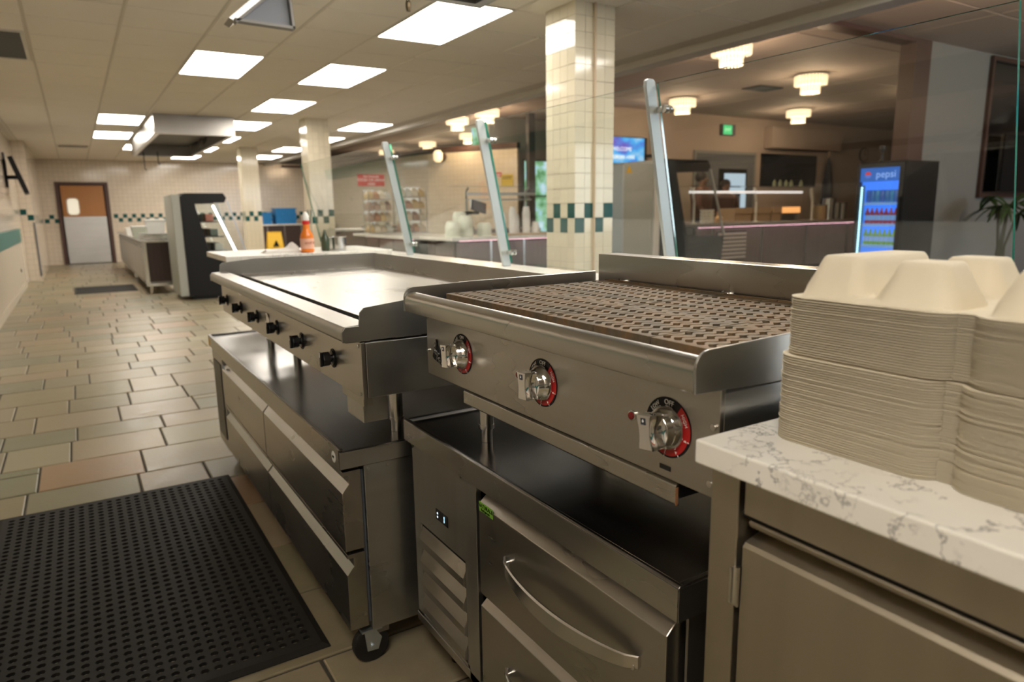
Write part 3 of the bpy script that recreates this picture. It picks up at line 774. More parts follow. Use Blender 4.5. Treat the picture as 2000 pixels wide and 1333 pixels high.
# grates
gw = .1337; gx0, gx1 = .703, 1.168
def zig(x):
    t = ((x - gx0) / .0443) % 1.0
    # stair-like wave: flat runs joined by slanted steps
    if t < .30: q = -1
    elif t < .52: q = -1 + 2 * (t - .30) / .22
    elif t < .80: q = 1
    else: q = 1 - 2 * (t - .80) / .20
    return .0042 * q
def gap(x, br):
    t = ((x - gx0) / .0443) % 1.0
    b = math.sin(PI * (t - .18) / .46) if .18 < t < .64 else 0
    g = .0021 + .0060 * max(0, b) ** .9
    for c in br:
        dd = abs(x - c)
        if dd < .010: g = 0 if dd < .006 else min(g, .0042 * (dd - .006) / .004)
    if x < gx0 + .010 or x > gx1 - .012: g = 0
    return g
def grate_mb(y0, seed):
    rnd = random.Random(seed)
    mb = MB(); rows = 6; p = (gw - .004) / rows; n = 120
    xs = [gx0 + (gx1 - gx0) * i / n for i in range(n + 1)]
    zt = 1.084; zb_ = 1.066
    brs = []
    for j in range(rows):
        brs.append([gx0 + .183 + (.012 if j % 2 else 0), gx0 + .300 + (.0 if j % 2 else .012)])
    for k in range(rows + 1):
        lo = []; hi = []
        for x in xs:
            if k == 0: a = y0 + .001
            else:
                c = y0 + .002 + p * k - p / 2 + zig(x); a = c + gap(x, brs[k - 1])
            if k == rows: b = y0 + gw - .001
            else:
                c = y0 + .002 + p * (k + 1) - p / 2 + zig(x); b = c - gap(x, brs[k])
            if k == 0 : a = min(a, b)
            lo.append(a); hi.append(max(b, a + .0005))
        vs = []
        for x, a, b in zip(xs, lo, hi): vs += [(x, a, zb_), (x, a, zt), (x, b, zt), (x, b, zb_)]
        fs = []
        for i in range(n):
            o = i * 4
            for q in range(3): fs.append((o + q, o + q + 1, o + 5 + q, o + 4 + q))
        fs += [(0, 3, 2, 1), (n * 4, n * 4 + 1, n * 4 + 2, n * 4 + 3)]
        mb.add(vs, fs)
    mb.box(gx0 - .003, gx0 + .001, y0 + .0012, y0 + gw - .0012, 1.0565, 1.0838)
    mb.box(gx1 - .004, gx1 + .006, y0 + .0012, y0 + gw - .0012, 1.062, 1.087)
    return mb
gm = None
for i in range(6):
    y = 1.408 - gw * (i + 1)
    o = obj('grate', grate_mb(y, i), IRON, cb)
    o.location.z += random.uniform(-.0006, .0006)
# drip drawer below
obj('drip_tray', MB().box(.680, 1.1, .66, 1.278, .862, .8925), DARKGAP, cb)
obj('tray_front', MB().prism([(.684, .892), (.676, .884), (.676, .858), (.684, .852)], 1, .6565, 1.29), S_LIP, cb, bevel=.001)
obj('rusty_edge', MB().box(.6758, .6800, .6548, .6562, .856, .882), RUST, cb)
obj('tray_latch', MB().box(.6708, .6712, .662, .684, .905, .912), BLACK, cb)
obj('tray_latch', MB().sheet([(.690, .918), (.690, .900), (.686, .898), (.662, .898)], 0, .6705, .6712, .0012), BLACKM, cb) if False else None
for (x, y) in ((.80, 1.41), (.80, .64), (1.15, 1.41), (1.15, .64)):
    l = obj('leg', MB().cyl((x, y, .752), (x, y, .8945), .018, n=20), CHROME_S, cb, smooth=True)
    obj('foot', MB().cyl((x, y, .7125), (x, y, .7525), .0145, n=20).cyl((x, y, .746), (x, y, .756), .0195, n=20), CHROME_S, l, smooth=True)
def arc(r0, r1, a0, a1, w0, w1, n=28, m=0, mb=None):
    mb = mb or MB(); vs = []
    for i in range(n + 1):
        a = math.radians(a0 + (a1 - a0) * i / n); c, s = math.sin(a), math.cos(a)
        vs += [(r0 * c, r0 * s, w0), (r1 * c, r1 * s, w0), (r1 * c, r1 * s, w1), (r0 * c, r0 * s, w1)]
    fs = []
    for i in range(n):
        o = i * 4
        for q in range(4): fs.append((o + q, o + (q + 1) % 4, o + 4 + (q + 1) % 4, o + 4 + q))
    fs += [(0, 1, 2, 3), (n * 4, n * 4 + 3, n * 4 + 2, n * 4 + 1)]
    return mb.add(vs, fs, m)
def chrome_knob(y, rot):
    z = .9685; M = T(PX, y, z) @ FX
    d = obj('dial_ring', arc(.010, .0435, 0, 360, .0002, .0012, 48), BLACKM, cb, M=M.copy(), label='round dial ring lettered OFF, LOW and HIGH')
    obj('red_band', arc(.028, .0405, 36, 206, .0012, .0018, 36), RED_D, d, M=M.copy())
    obj('red_band', arc(.0405, .0432, 36, 108, .0012, .0018, 20), RED_D, d, M=M.copy())
    def tx(s, a, size, r=.0362):
        aa = math.radians(a)
        text(s, size, M @ T(r * math.sin(aa), r * math.cos(aa), .0020) @ Matrix.Rotation(-aa, 4, 'Z'), WHITE_T, d)
    tx('OFF', 4, .0105); tx('LOW', -42, .0082); tx('HIGH', 62, .0078)
    tx('6', 108, .0070); tx('4', 150, .0070); tx('2', 184, .0070)
    for a in (106, 148, 186):
        aa = math.radians(a); obj('tick', MB().box(-.0006, .0006, .0405, .0432, .0018, .0022), WHITE_T, d, M=M @ Matrix.Rotation(-aa, 4, 'Z'))
    prof = [(.0300, .0020), (.0325, .0030), (.0325, .0055), (.0270, .0140), (.0262, .0150), (.0245, .0240), (.0240, .0245)]
    k = obj('knob', MB().lathe(prof, n=40), CHROME, cb, M=M.copy(), smooth=True, label='chrome knob with raised grip')
    R = Matrix.Rotation(math.radians(rot), 4, 'Z')
    g = MB(); vs = []
    n = 14
    # grip: lens-shaped scoops either side of a thin web, taller than wide
    for wv, h0, h1, vv in ((.0238, .0130, .0070, .0236), (.0285, .0092, .0085, .0240), (.0340, .0074, .0095, .0244), (.0385, .0080, .0085, .0246), (.0420, .0100, .0050, .0246), (.0450, .0104, .0036, .0240)):
        ring = []
        for i in range(n + 1):
            v = -1 + 2 * i / n; ring.append((h0 + h1 * v * v * (1 - .35 * v ** 6), v * vv, wv))
        for i in range(n + 1):
            v = 1 - 2 * i / n; ring.append((-(h0 + h1 * v * v * (1 - .35 * v ** 6)), v * vv, wv))
        vs += ring
    m_ = 2 * (n + 1); fs = []
    for a in range(5):
        for i in range(m_): fs.append((a * m_ + i, a * m_ + (i + 1) % m_, (a + 1) * m_ + (i + 1) % m_, (a + 1) * m_ + i))
    for a in (0, 5):
        for i in range(n): fs.append((a * m_ + i, a * m_ + i + 1, a * m_ + m_ - 2 - i, a * m_ + m_ - 1 - i))
    g.add(vs, fs)
    obj('grip', g, CHROME, k, M=M @ R, bevel=.0008, smooth=True)
    obj('emblem', MB().box(-.0045, .0045, .0115, .0205, .0451, .0455), base('dark_emblem', (.02, .03, .05), .3), k, M=M @ R)
    obj('flame_mark', MB().prism([(-.0012, .0148), (.0012, .0148), (.0018, .0165), (0, .0195), (-.0018, .0165)], 2, .0456, .0458), WHITE_T, k, M=M @ R)
for y, rt in ((1.281, 6), (.9787, 4), (.670, 8)): chrome_knob(y, rt)
for y in (1.054, .742):
    il = obj('pilot_light', MB().lathe([(.0078, .0), (.0078, .003), (.0060, .0036)], n=20), CHROME_S, cb, M=T(PX, y, .968) @ FX, smooth=True)
    obj('red_lens', MB().lathe([(.0060, .0032), (.0055, .0055), (.003, .0064)], n=16), base('red_lens', (.18, .012, .012), .15), il, M=T(PX, y, .968) @ FX, smooth=True)
for (y, z) in ((1.449, 1.028), (1.449, .95), (.588, .990), (.590, .912)): obj('screw', MB().cyl((PX - .0002, y, z), (PX - .003, y, z), .0045, n=12), CHROME_S, cb, smooth=True)
# raised emblem plate at the left end
MBG = T(PX, 1.398, .950) @ FX @ Matrix.Scale(.88, 4)
pl = [(-.030, -.012), (-.022, -.018), (.006, -.024), (.034, -.032), (.036, -.018), (.020, -.010), (.014, .004), (.008, .016), (-.002, .018), (-.004, .034), (-.009, .036), (-.009, .018), (-.020, .014), (-.024, .002)]
em = obj('maker_badge', MB().prism(pl, 2, .0005, .0030), BLACKM, cb, M=MBG.copy(), label='raised metal maker badge with lettering and a small figure')
text('Star', .021, MBG @ T(-.004, .002, .0034) @ Matrix.Rotation(math.radians(-14), 4, 'Z'), CHROME_S, cb, depth=.0009)
text('Max', .021, MBG @ T(.012, -.017, .0034) @ Matrix.Rotation(math.radians(-14), 4, 'Z'), CHROME_S, cb, depth=.0009)
obj('badge_star', MB().prism(star(.008), 2, .003, .0046), CHROME_S, em, M=MBG @ T(-.012, .020, 0))
# ------------------------------------------------------------------ quartz counter and steel cabinet (front right)
obj('quartz_worktop', MB().box(.596, 1.30, -.95, .550, .9705, 1.0), QUARTZ, label='white grey-veined quartz worktop carrying the takeout containers', cat='worktop', bevel=.0025)
cc = thing('steel_cabinet', 'stainless steel cabinet with hinged door under the quartz worktop', 'cabinet', (.95, -.2, 0))
obj('stile', MB().box(.622, .66, .5035, .545, .02, .9695), S_DULL, cc, bevel=.0015)
obj('side_panel', MB().box(.661, 1.28, .541, .545, .02, .9695), S_DULL, cc)
obj('top_rail', MB().box(.622, .66, -.94, .4955, .9185, .9695), S_DULL, cc, bevel=.0015)
obj('rail_gap_shade', MB().box(.630, .66, -.94, .5030, .912, .9180), DARKGAP, cc)  # near-black strip painted as the shade in the gap below the rail
obj('carcass', MB().box(.668, 1.28, -.94, .540, .05, .9690), DARKGAP, cc)
dp = [(.6225, .03), (.6225, .878), (.6265, .883), (.664, .893), (.664, .03)]
cd = obj('door', MB().prism(dp, 1, -.94, .4955), S_DULL, cc, bevel=.0012)
hp = [(.664, .8945), (.656, .896), (.650, .9000), (.634, .9005), (.6275, .9045), (.6255, .9095), (.628, .9115), (.664, .9115)]
obj('door_pull', MB().prism(hp, 1, -.94, .490), S_DULL, cd, smooth=True)
obj('hinge', MB().cyl((.619, .4995, .806), (.619, .4995, .852), .0048, n=14).box(.6195, .6222, .4960, .5100, .800, .846), CHROME_S, cc, smooth=True)
obj('kick_board', MB().box(.70, 1.2, -.93, .52, .001, .049), BLACKM, cc)

# ------------------------------------------------------------------ takeout containers
def half_pt(u, v, a, b, r):
    # unit square [-1,1]^2 to rounded rectangle of half sizes a,b
    x, y = u * a, v * b
    mval = max(abs(u), abs(v))
    if mval < 1e-6: return 0, 0
    # point on boundary along the ray
    bx, by = x / mval, y / mval
    qx = min(abs(bx), a); qy = min(abs(by), b)
    cx, cy = a - r, b - r
    if qx > cx and qy > cy:
        dx, dy = qx - cx, qy - cy
        # scale ray so that it lands on the arc
        lo, hi = 0, 1
        for _ in range(18):
            k = (lo + hi) / 2; ex, ey = qx * k - cx, qy * k - cy
            if ex > 0 and ey > 0 and math.hypot(ex, ey) > r: hi = k
            else: lo = k
        k = hi
    else: k = 1
    s = 1 + (k - 1) * mval ** 3
    return x * s, y * s
def dome(x, y, cx, cy, a, b, h):
    # rounded-rectangle frustum with soft shoulders
    r = .030; qx = abs(x - cx) - (a - r); qy = abs(y - cy) - (b - r)
    sd = math.hypot(max(qx, 0), max(qy, 0)) + min(max(qx, qy), 0) - r
    t = -sd / .019
    if t <= 0: return 0
    if t >= 1.25: return h
    # linear flank then a quarter-ellipse shoulder
    return h * (t * .86 if t < .75 else .645 + .355 * math.sin((t - .75) / .5 * PI / 2))
HA = .104; HB = .0945     # half sizes: x (depth), y (width)
def clam_mb():
    mb = MB(); n = 60
    for sgn in (1, -1):
        cy0 = sgn * .0985
        vs = []; idx = {}
        for j in range(n + 1):
            for i in range(n + 1):
                u = -1 + 2 * i / n; v = -1 + 2 * j / n
                # denser toward the edge
                x, y = half_pt(u, v, HA, HB, .030)
                yy = cy0 + y
                z = .004
                e = max(abs(x) / HA, abs(y) / HB)
                z = max(z, dome(x, y, 0, sgn * .046, .090, .0440, .0425) + .004)
                for cx in (-.0475, .0475): z = max(z, dome(x, y, cx, -sgn * .043, .0435, .0445, .0405) + .004)
                if max(abs(u), abs(v)) > 1 - 6.5 / n: z = .0002
                if max(abs(u), abs(v)) > 1 - .9 / n: z = .0
                idx[(i, j)] = len(vs); vs.append((x, yy, z))
        fs = [(idx[i, j], idx[i + 1, j], idx[i + 1, j + 1], idx[i, j + 1]) for j in range(n) for i in range(n)]
        # rim thickness
        ring = [(i, 0) for i in range(n)] + [(n, j) for j in range(n)] + [(i, n) for i in range(n, 0, -1)] + [(0, j) for j in range(n, 0, -1)]
        o = len(vs); m_ = len(ring)
        for q in ring:
            p = vs[idx[q]]; vs.append((p[0], p[1], -.0006))
        for q in ring:
            p = vs[idx[q]]; vs.append((p[0] * .95, cy0 + (p[1] - cy0) * .95, -.0006))
        for k in range(m_):
            k2 = (k + 1) % m_
            fs.append((idx[ring[k]], o + k, o + k2, idx[ring[k2]])); fs.append((o + k, o + m_ + k, o + m_ + k2, o + k2))
        mb.add(vs, fs)
    # hinge strip, a little narrower than the halves
    mb.box(-.088, .088, -.0075, .0075, -.0006, .0002)
    return mb
cm = mesh('takeout_container', clam_mb(), PULP)
cm.polygons.foreach_set('use_smooth', [True] * len(cm.polygons))
try: cm.set_sharp_from_angle(angle=math.radians(60))
except Exception: pass
CXc, CYc = .681 + HA, .318
NB, NT = 37, 24
for i in range(NB + NT):
    o = D.objects.new('takeout_container', cm); COL.objects.link(o)
    up = i >= NB
    z = 1.0016 + i * .00276 + (.0012 if up else 0)
    o.location = (CXc + (.0015 if up else -.001) + random.uniform(-.0006, .0006), CYc + (-.003 if up else .002) + random.uniform(-.0006, .0006), z)
    o.rotation_euler = (0, 0, math.radians(-.4 if up else .5) + random.uniform(-.003, .003))
    o['category'] = 'container'
    if i == NB + NT - 1: o['label'] = 'topmost open beige takeout container of the stack, domes up'
    elif up: o['label'] = 'takeout container in the upper half of the stack, %s rim from the top' % ordw(NB + NT - i); o['group'] = 'containers in the upper half of the stack'
    elif i == 0: o['label'] = 'lowest beige takeout container, resting on the quartz worktop'
    elif i == NB - 1: o['label'] = 'takeout container whose rim sticks out halfway up the stack'
    else: o['label'] = 'takeout container in the lower half of the stack, %s rim above the worktop' % ordw(i + 1); o['group'] = 'containers in the lower half of the stack'

# ------------------------------------------------------------------ half wall, ledge, sneeze guard
obj('half_wall', MB().box(1.46, 2.16, -2.0, 4.65, -.0074, .918), WT_Y, kind='structure', label=None)  # wall and ledge deepened out of sight to block light behind the griddle
D.objects['half_wall'].name = 'wall_half'
obj('quartz_ledge', MB().box(1.45, 2.185, -2.0, 4.69, .919, .950).box(1.93, 2.185, 4.6901, 5.60, .919, .950), QUARTZ, label='narrow white quartz ledge behind the griddle carrying the glass guard', cat='ledge', bevel=.002)
sg = thing('sneeze_guard', 'tall clear glass sneeze guard on leaning posts behind the cooking line', 'sneeze guard', (2.08, 2.4, .95))
GZ0, GZ1 = .950, 1.740
gxb, gxt = 2.080, 1.922
def gx(z): return gxb + (gxt - gxb) * (z - GZ0) / (GZ1 - GZ0)
posts = [5.46 * 0 + 4.75, 3.39, 2.07]
for y in posts:
    z0, z1 = .9506, 1.752
    wdt = .052
    pts = [(gx(z0) - wdt / 2, z0), (gx(z1 - .03) - wdt / 2, z1 - .03), (gx(z1) - wdt * .36, z1 - .006), (gx(z1) - wdt * .15, z1), (gx(z1) + wdt * .30, z1), (gx(z1) + wdt / 2, z1 - .010), (gx(z0) + wdt / 2, z0)]
    po = obj('post', MB().prism(pts, 1, y - .008, y + .008), ALU, sg, bevel=.002)
    for z in (1.64, 1.03):
        c = obj('clamp', MB().box(gx(z) + .010, gx(z) + .0265, y - .034, y - .0085, z - .011, z + .011), CHROME_S, po, bevel=.001)
        obj('clamp_disc', MB().cyl((gx(z) + .012, y - .048, z), (gx(z) + .0265, y - .048, z), .015, n=20).cyl((gx(z) + .0365, y - .048, z), (gx(z) + .046, y - .048, z), .015, n=20), CHROME_S, po, smooth=False)
def gpanel(y0, y1, parent=sg):
    t = .011; off = .0275
    g = MB(); v = []
    for z in (GZ0 + .02, GZ1):
        for y in (y0, y1):
            for d in (off, off + t): v.append((gx(z) + d, y, z))
    # 0:(z0,y0,in)1:(z0,y0,out)2:(z0,y1,in)3:(z0,y1,out)4..7 top
    g.add(v, [(0, 4, 6, 2), (1, 3, 7, 5)], 0)
    g.add(v, [(0, 1, 5, 4), (2, 6, 7, 3), (4, 5, 7, 6), (0, 2, 3, 1)], 1)
    return obj('glass_panel', g, [GLASS, EDGE], parent)
gpanel(4.759, 7.05); gpanel(3.399, 4.741); gpanel(2.079, 3.381); gpanel(.845, 2.061); gpanel(-.60, .80)

# ------------------------------------------------------------------ pass shelf beyond the griddle with sauce bottle etc.
obj('pass_worktop', MB().box(.79, 1.92, 4.70, 5.45, .965, 1.0), QUARTZ, label='short white quartz worktop past the far end of the griddle', cat='worktop', bevel=.003)
pc = thing('steel_stand', 'steel cabinet under the short worktop past the griddle', 'cabinet', (1.3, 5.05, 0))
obj('body', MB().box(1.05, 1.9, 4.78, 5.40, .10, .9645), S_DULL, pc); obj('door', MB().box(1.044, 1.0495, 4.80, 5.38, .14, .93), S_DULL, pc)
obj('foot', MB().box(1.08, 1.86, 4.82, 5.36, 0, .0995), BLACKM, pc)
sb = thing('sauce_bottle', 'orange sauce bottle with red band and white cap on the short worktop', 'bottle', (1.34, 4.80, 1.0001))
obj('bottle', MB().lathe([(.038, 0), (.045, .006), (.045, .105), (.040, .125), (.028, .145), (.023, .16), (.022, .19)], (1.34, 4.80, 1.0001), 24), ORANGE, sb, smooth=True)
obj('label', MB().lathe([(.0455, .025), (.0458, .03), (.0458, .09), (.0455, .095)], (1.34, 4.80, 1.0001), 24), base('pink_label', (.75, .42, .30), .6), sb, smooth=True)
obj('neck_band', MB().lathe([(.023, .190), (.025, .192), (.025, .212), (.023, .214)], (1.34, 4.80, 1.0001), 20), base('red_band', (.65, .02, .02), .4), sb)
obj('cap', MB().lathe([(.0225, .2145), (.024, .218), (.023, .245), (.012, .268), (.006, .272)], (1.34, 4.80, 1.0001), 20), WHITEP, sb, smooth=True)
text('SAUCE', .022, T(1.31, 4.752, 1.065) @ FY, base('brown_print', (.3, .06, .02), .6), sb, align='LEFT')
# folded cloth
mb = MB(); n = 14
vs = []
for j in range(n + 1):
    for i in range(n + 1):
        u, v = i / n, j / n
        z = .012 + .016 * math.sin(u * 7 + v * 3) ** 2 * (1 - abs(2 * v - 1)) + (.055 * math.exp(-((u - .75) ** 2 + (v - .5) ** 2) / .02))
        if i in (0, n) or j in (0, n): z = .001
        vs.append((1.06 + u * .26, 4.82 + v * .16, 1.0002 + z))
mb.add(vs, [(j * (n + 1) + i, j * (n + 1) + i + 1, (j + 1) * (n + 1) + i + 1, (j + 1) * (n + 1) + i) for j in range(n) for i in range(n)])
obj('kitchen_towel', mb, cloth('white_cloth', (.66, .64, .60)), label='crumpled white towel left of the sauce bottle', cat='towel', smooth=True)
jar = thing('steel_pan', 'round steel pan holding pinkish utensils right of the sauce bottle', 'pan', (1.60, 4.95, 1.0001))
obj('pan_body', MB().lathe([(.055, 0), (.062, .004), (.066, .09), (.070, .094), (.062, .094), (.058, .01)], (1.60, 4.95, 1.0001), 24), CHROME_S, jar, smooth=True)
obj('squeeze_bottle', MB().lathe([(.026, 0), (.030, .01), (.030, .09), (.016, .11), (.008, .14), (.004, .15)], (1.49, 4.88, 1.0001), 18), base('dark_green_bottle', (.03, .05, .025), .3), label='small dark squeeze bottle between sauce bottle and steel pan', cat='bottle', smooth=True)

# ================================================================== HANGING THINGS OVER THE KITCHEN
HOODS = steel('hood_steel', (.40, .38, .355), .30, 'x')
hd = thing('exhaust_hood', 'stainless box exhaust hood hanging far down the kitchen ceiling', 'hood', (1.6, 13.7, 2.42))
hx0, hx1, hy0, hy1, hz0, hz1 = 1.12, 2.22, 11.45, 16.0, 2.42, 2.694
for nm, q, m_ in (('front_panel', (hx0, hx1, hy0, hy0 + .012, hz0, hz1), HOODS), ('rear_panel', (hx0, hx1, hy1 - .012, hy1, hz0, hz1), HOODS),
              ('side_panel', (hx0, hx0 + .012, hy0 + .013, hy1 - .013, hz0, hz1), HOODS), ('side_panel', (hx1 - .012, hx1, hy0 + .013, hy1 - .013, hz0, hz1), S_Y),
              ('top_panel', (hx0 + .013, hx1 - .013, hy0 + .013, hy1 - .013, hz1 - .012, hz1 - .001), S_DARK)): obj(nm, MB().box(*q), m_, hd)
mb = MB()
for a, b, c, d in ((hx0 + .012, hx0 + .07, hy0 + .013, hy1 - .013), (hx1 - .07, hx1 - .012, hy0 + .013, hy1 - .013), (hx0 + .07, hx1 - .07, hy0 + .013, hy0 + .09), (hx0 + .07, hx1 - .07, hy1 - .09, hy1 - .013)): mb.box(a, b, c, d, hz0, hz0 + .012)
obj('bottom_lip', mb, S_X, hd)
obj('filter', MB().box(hx0 + .07, hx1 - .07, hy0 + .09, hy1 - .09, hz1 - .06, hz1 - .03), base('greasy_filter', (.05, .045, .035), .5, .4), hd)
for (x, y, z) in ((1.25, 15.1, 2.10), (1.47, 14.9, 2.2)):
    obj('hanging_hook', MB().tube([(x, y, hz0 + .01), (x, y, z + .03), (x + .015, y, z), (x + .03, y, z + .02)], .008), BLACKM, hd)
hd2 = thing('exhaust_hood', 'corner of a nearer exhaust hood at the top edge of the picture', 'hood', (1.1, 1.5, 2.1))
hx0, hx1, hy0, hy1 = .62, 1.543, .2, 2.695
for nm, q, m_ in (('front_panel', (hx0, hx1, hy0, hy0 + .012, 2.1, 2.4), HOODS), ('rear_panel', (hx0, hx1, hy1 - .012, hy1, 2.1, 2.4), HOODS),
              ('side_panel', (hx0, hx0 + .012, hy0 + .013, hy1 - .013, 2.1, 2.4), S_Y), ('side_panel', (hx1 - .012, hx1, hy0 + .013, hy1 - .013, 2.1, 2.4), S_Y),
              ('top_panel', (hx0 + .013, hx1 - .013, hy0 + .013, hy1 - .013, 2.388, 2.399), S_DARK)): obj(nm, MB().box(*q), m_, hd2)
mb = MB()
for a, b, c, d in ((hx1 - .05, hx1 - .012, hy0 + .05, hy1 - .05), (hx0 + .012, hx0 + .05, hy0 + .05, hy1 - .05), (hx0 + .012, hx1 - .012, hy1 - .05, hy1 - .013), (hx0 + .012, hx1 - .012, hy0 + .013, hy0 + .05)): mb.box(a, b, c, d, 2.1, 2.112)
obj('bottom_lip', mb, S_X, hd2)
for x in (hx0 + .05, hx1 - .05):
    for y in (hy0 + .05, hy1 - .05): obj('hanger_rod', MB().cyl((x, y, 2.4), (x, y, CZ - .004), .006, n=8), CHROME_S, hd2)
sh = thing('hanging_shroud', 'grey-blue triangular steel shroud hanging from the ceiling at the top', 'shroud', (1.02, 4.2, 2.3))
tri = [(.862, 2.300), (1.185, 2.292), (1.165, 2.56)]
obj('shroud_panel', MB().prism(tri, 1, 4.215, 4.23), base('shroud_grey', (.22, .23, .26), .6, .2), sh)
mb = MB()
def bar2(mb, p, q, w_, y0, y1):
    dx, dz = q[0] - p[0], q[1] - p[1]; l = math.hypot(dx, dz); nx, nz = -dz / l * w_, dx / l * w_
    mb.prism([(p[0], p[1]), (q[0], q[1]), (q[0] + nx, q[1] + nz), (p[0] + nx, p[1] + nz)], 1, y0, y1)
bar2(mb, tri[0], tri[1], .014, 4.18, 4.24); bar2(mb, tri[1], tri[2], .014, 4.18, 4.24); bar2(mb, tri[2], tri[0], .014, 4.18, 4.24)
obj('rim', mb, base('shroud_rim', (.26, .25, .24), .6, .3), sh)
obj('side_flange', MB().prism([(.835, 2.315), (.862, 2.300), (1.165, 2.56), (1.14, 2.585)], 1, 4.2, 4.36), S_DARK, sh)
obj('hanger_rod', MB().cyl((1.15, 4.22, 2.55), (1.15, 4.22, CZ - .004), .006, n=8), CHROME_S, sh)
obj('hanger_rod', MB().cyl((1.02, 4.30, 2.45), (1.02, 4.30, CZ - .004), .006, n=8), CHROME_S, sh)
nz = thing('fire_nozzle', 'small dark nozzle hanging left of the biggest ceiling light', 'nozzle', (1.767, 3.917, 2.4))
obj('pipe', MB().cyl((1.767, 3.917, 2.46), (1.767, 3.917, CZ - .004), .012, n=12), CHROME_S, nz)
obj('nozzle_head', MB().lathe([(.012, 0), (.016, .02), (.016, .045), (.010, .06)], (1.767, 3.917, 2.40), 12), base('dark_brass', (.12, .09, .05), .4, .8), nz)

# ================================================================== LEFT WALL
tv = thing('wall_television', 'black flat television tilted on a bracket at the far left wall', 'television', (-.8, 15.3, 1.6))
Mtv = T(-.70, 14.4, 1.93) @ Matrix.Rotation(math.radians(92), 4, 'Z') @ Matrix.Rotation(math.radians(-16), 4, 'X')
obj('screen_case', MB().box(-.50, .50, -.035, .035, -.30, .30), BLACKM, tv, M=Mtv.copy(), bevel=.004)
obj('screen', MB().box(-.47, .47, -.039, -.0355, -.27, .27), base('dull_red_screen', (.10, .035, .025), .5, spec=.2), tv, M=Mtv.copy())
obj('bracket', MB().box(-.875, -.68, 14.37, 14.43, 1.88, 1.94).box(-.879, -.86, 14.25, 14.55, 1.75, 2.30), BLACKM, tv)
obj('drain_cap', MB().cyl((-.8715, 14.6, .35), (-.862, 14.6, .35), .03, n=14), BLACKM, label='small dark round cap low on the left wall', cat='cap')

# ================================================================== FAR KITCHEN COUNTERS
pt = thing('prep_counter', 'long steel prep counter with dark end panel near the far door', 'counter', (1.12, 15.9, 0))
obj('worktop', MB().box(.86, 1.42, 12.46, 19.6, .83, .87), CHROME_S, pt, bevel=.004)
obj('corner_post', MB().box(.875, .93, 12.50, 12.55, .17, .829), CHROME_S, pt); obj('corner_post', MB().box(1.34, 1.40, 12.50, 12.55, .17, .829), CHROME_S, pt)
obj('end_panel', MB().box(.931, 1.339, 12.51, 12.54, .20, .829), WENGE, pt)
obj('bottom_rail', MB().box(.875, 1.40, 12.50, 12.55, .13, .169), CHROME_S, pt)
obj('carcass', MB().box(.90, 1.40, 12.56, 19.5, .14, .829), S_DARK, pt)
for i in range(9):
    y = 12.7 + i * .76
    d = obj('door', MB().box(.882, .899, y, y + .72, .20, .80), S_Z, pt)
    obj('handle', MB().box(.862, .881, y + .10, y + .62, .745, .765), CHROME_S, d)
for (x, y) in ((.95, 12.6), (1.34, 12.6), (.95, 16), (.95, 19.4), (1.34, 19.4)): obj('foot', MB().cyl((x, y, .0), (x, y, .139), .025, n=10), CHROME_S, pt)
fp = thing('food_pan', 'shallow steel pan with clear lid on the prep counter', 'pan', (1.05, 13.1, .87))
obj('pan_body', MB().box(.90, 1.34, 12.7, 13.4, .871, .955), CHROME_S, fp, bevel=.01); obj('lid', MB().box(.89, 1.35, 12.69, 13.41, .9555, .965), CLEARP, fp)
for i, (x, y, h, l, m_) in enumerate(((1.00, 14.2, .18, 'pale boxy container with lid on the prep counter behind the pan', base('pale_green_tub', (.45, .47, .38), .5)),
                                   (1.18, 13.6, .30, 'clear tub standing next to the black display fridge', CLEARP), (.98, 15.6, .13, 'low white tray further along the prep counter', WHITEP))):
    c = thing('food_tub', l, 'tub', (x, y, .87))
    obj('tub_body', MB().prism([(x - .13, .871), (x + .13, .871), (x + .15, .871 + h), (x - .15, .871 + h)], 1, y - .15, y + .15), m_, c)
    obj('lid', MB().box(x - .16, x + .16, y - .16, y + .16, .8715 + h, .89 + h), WHITEP, c)

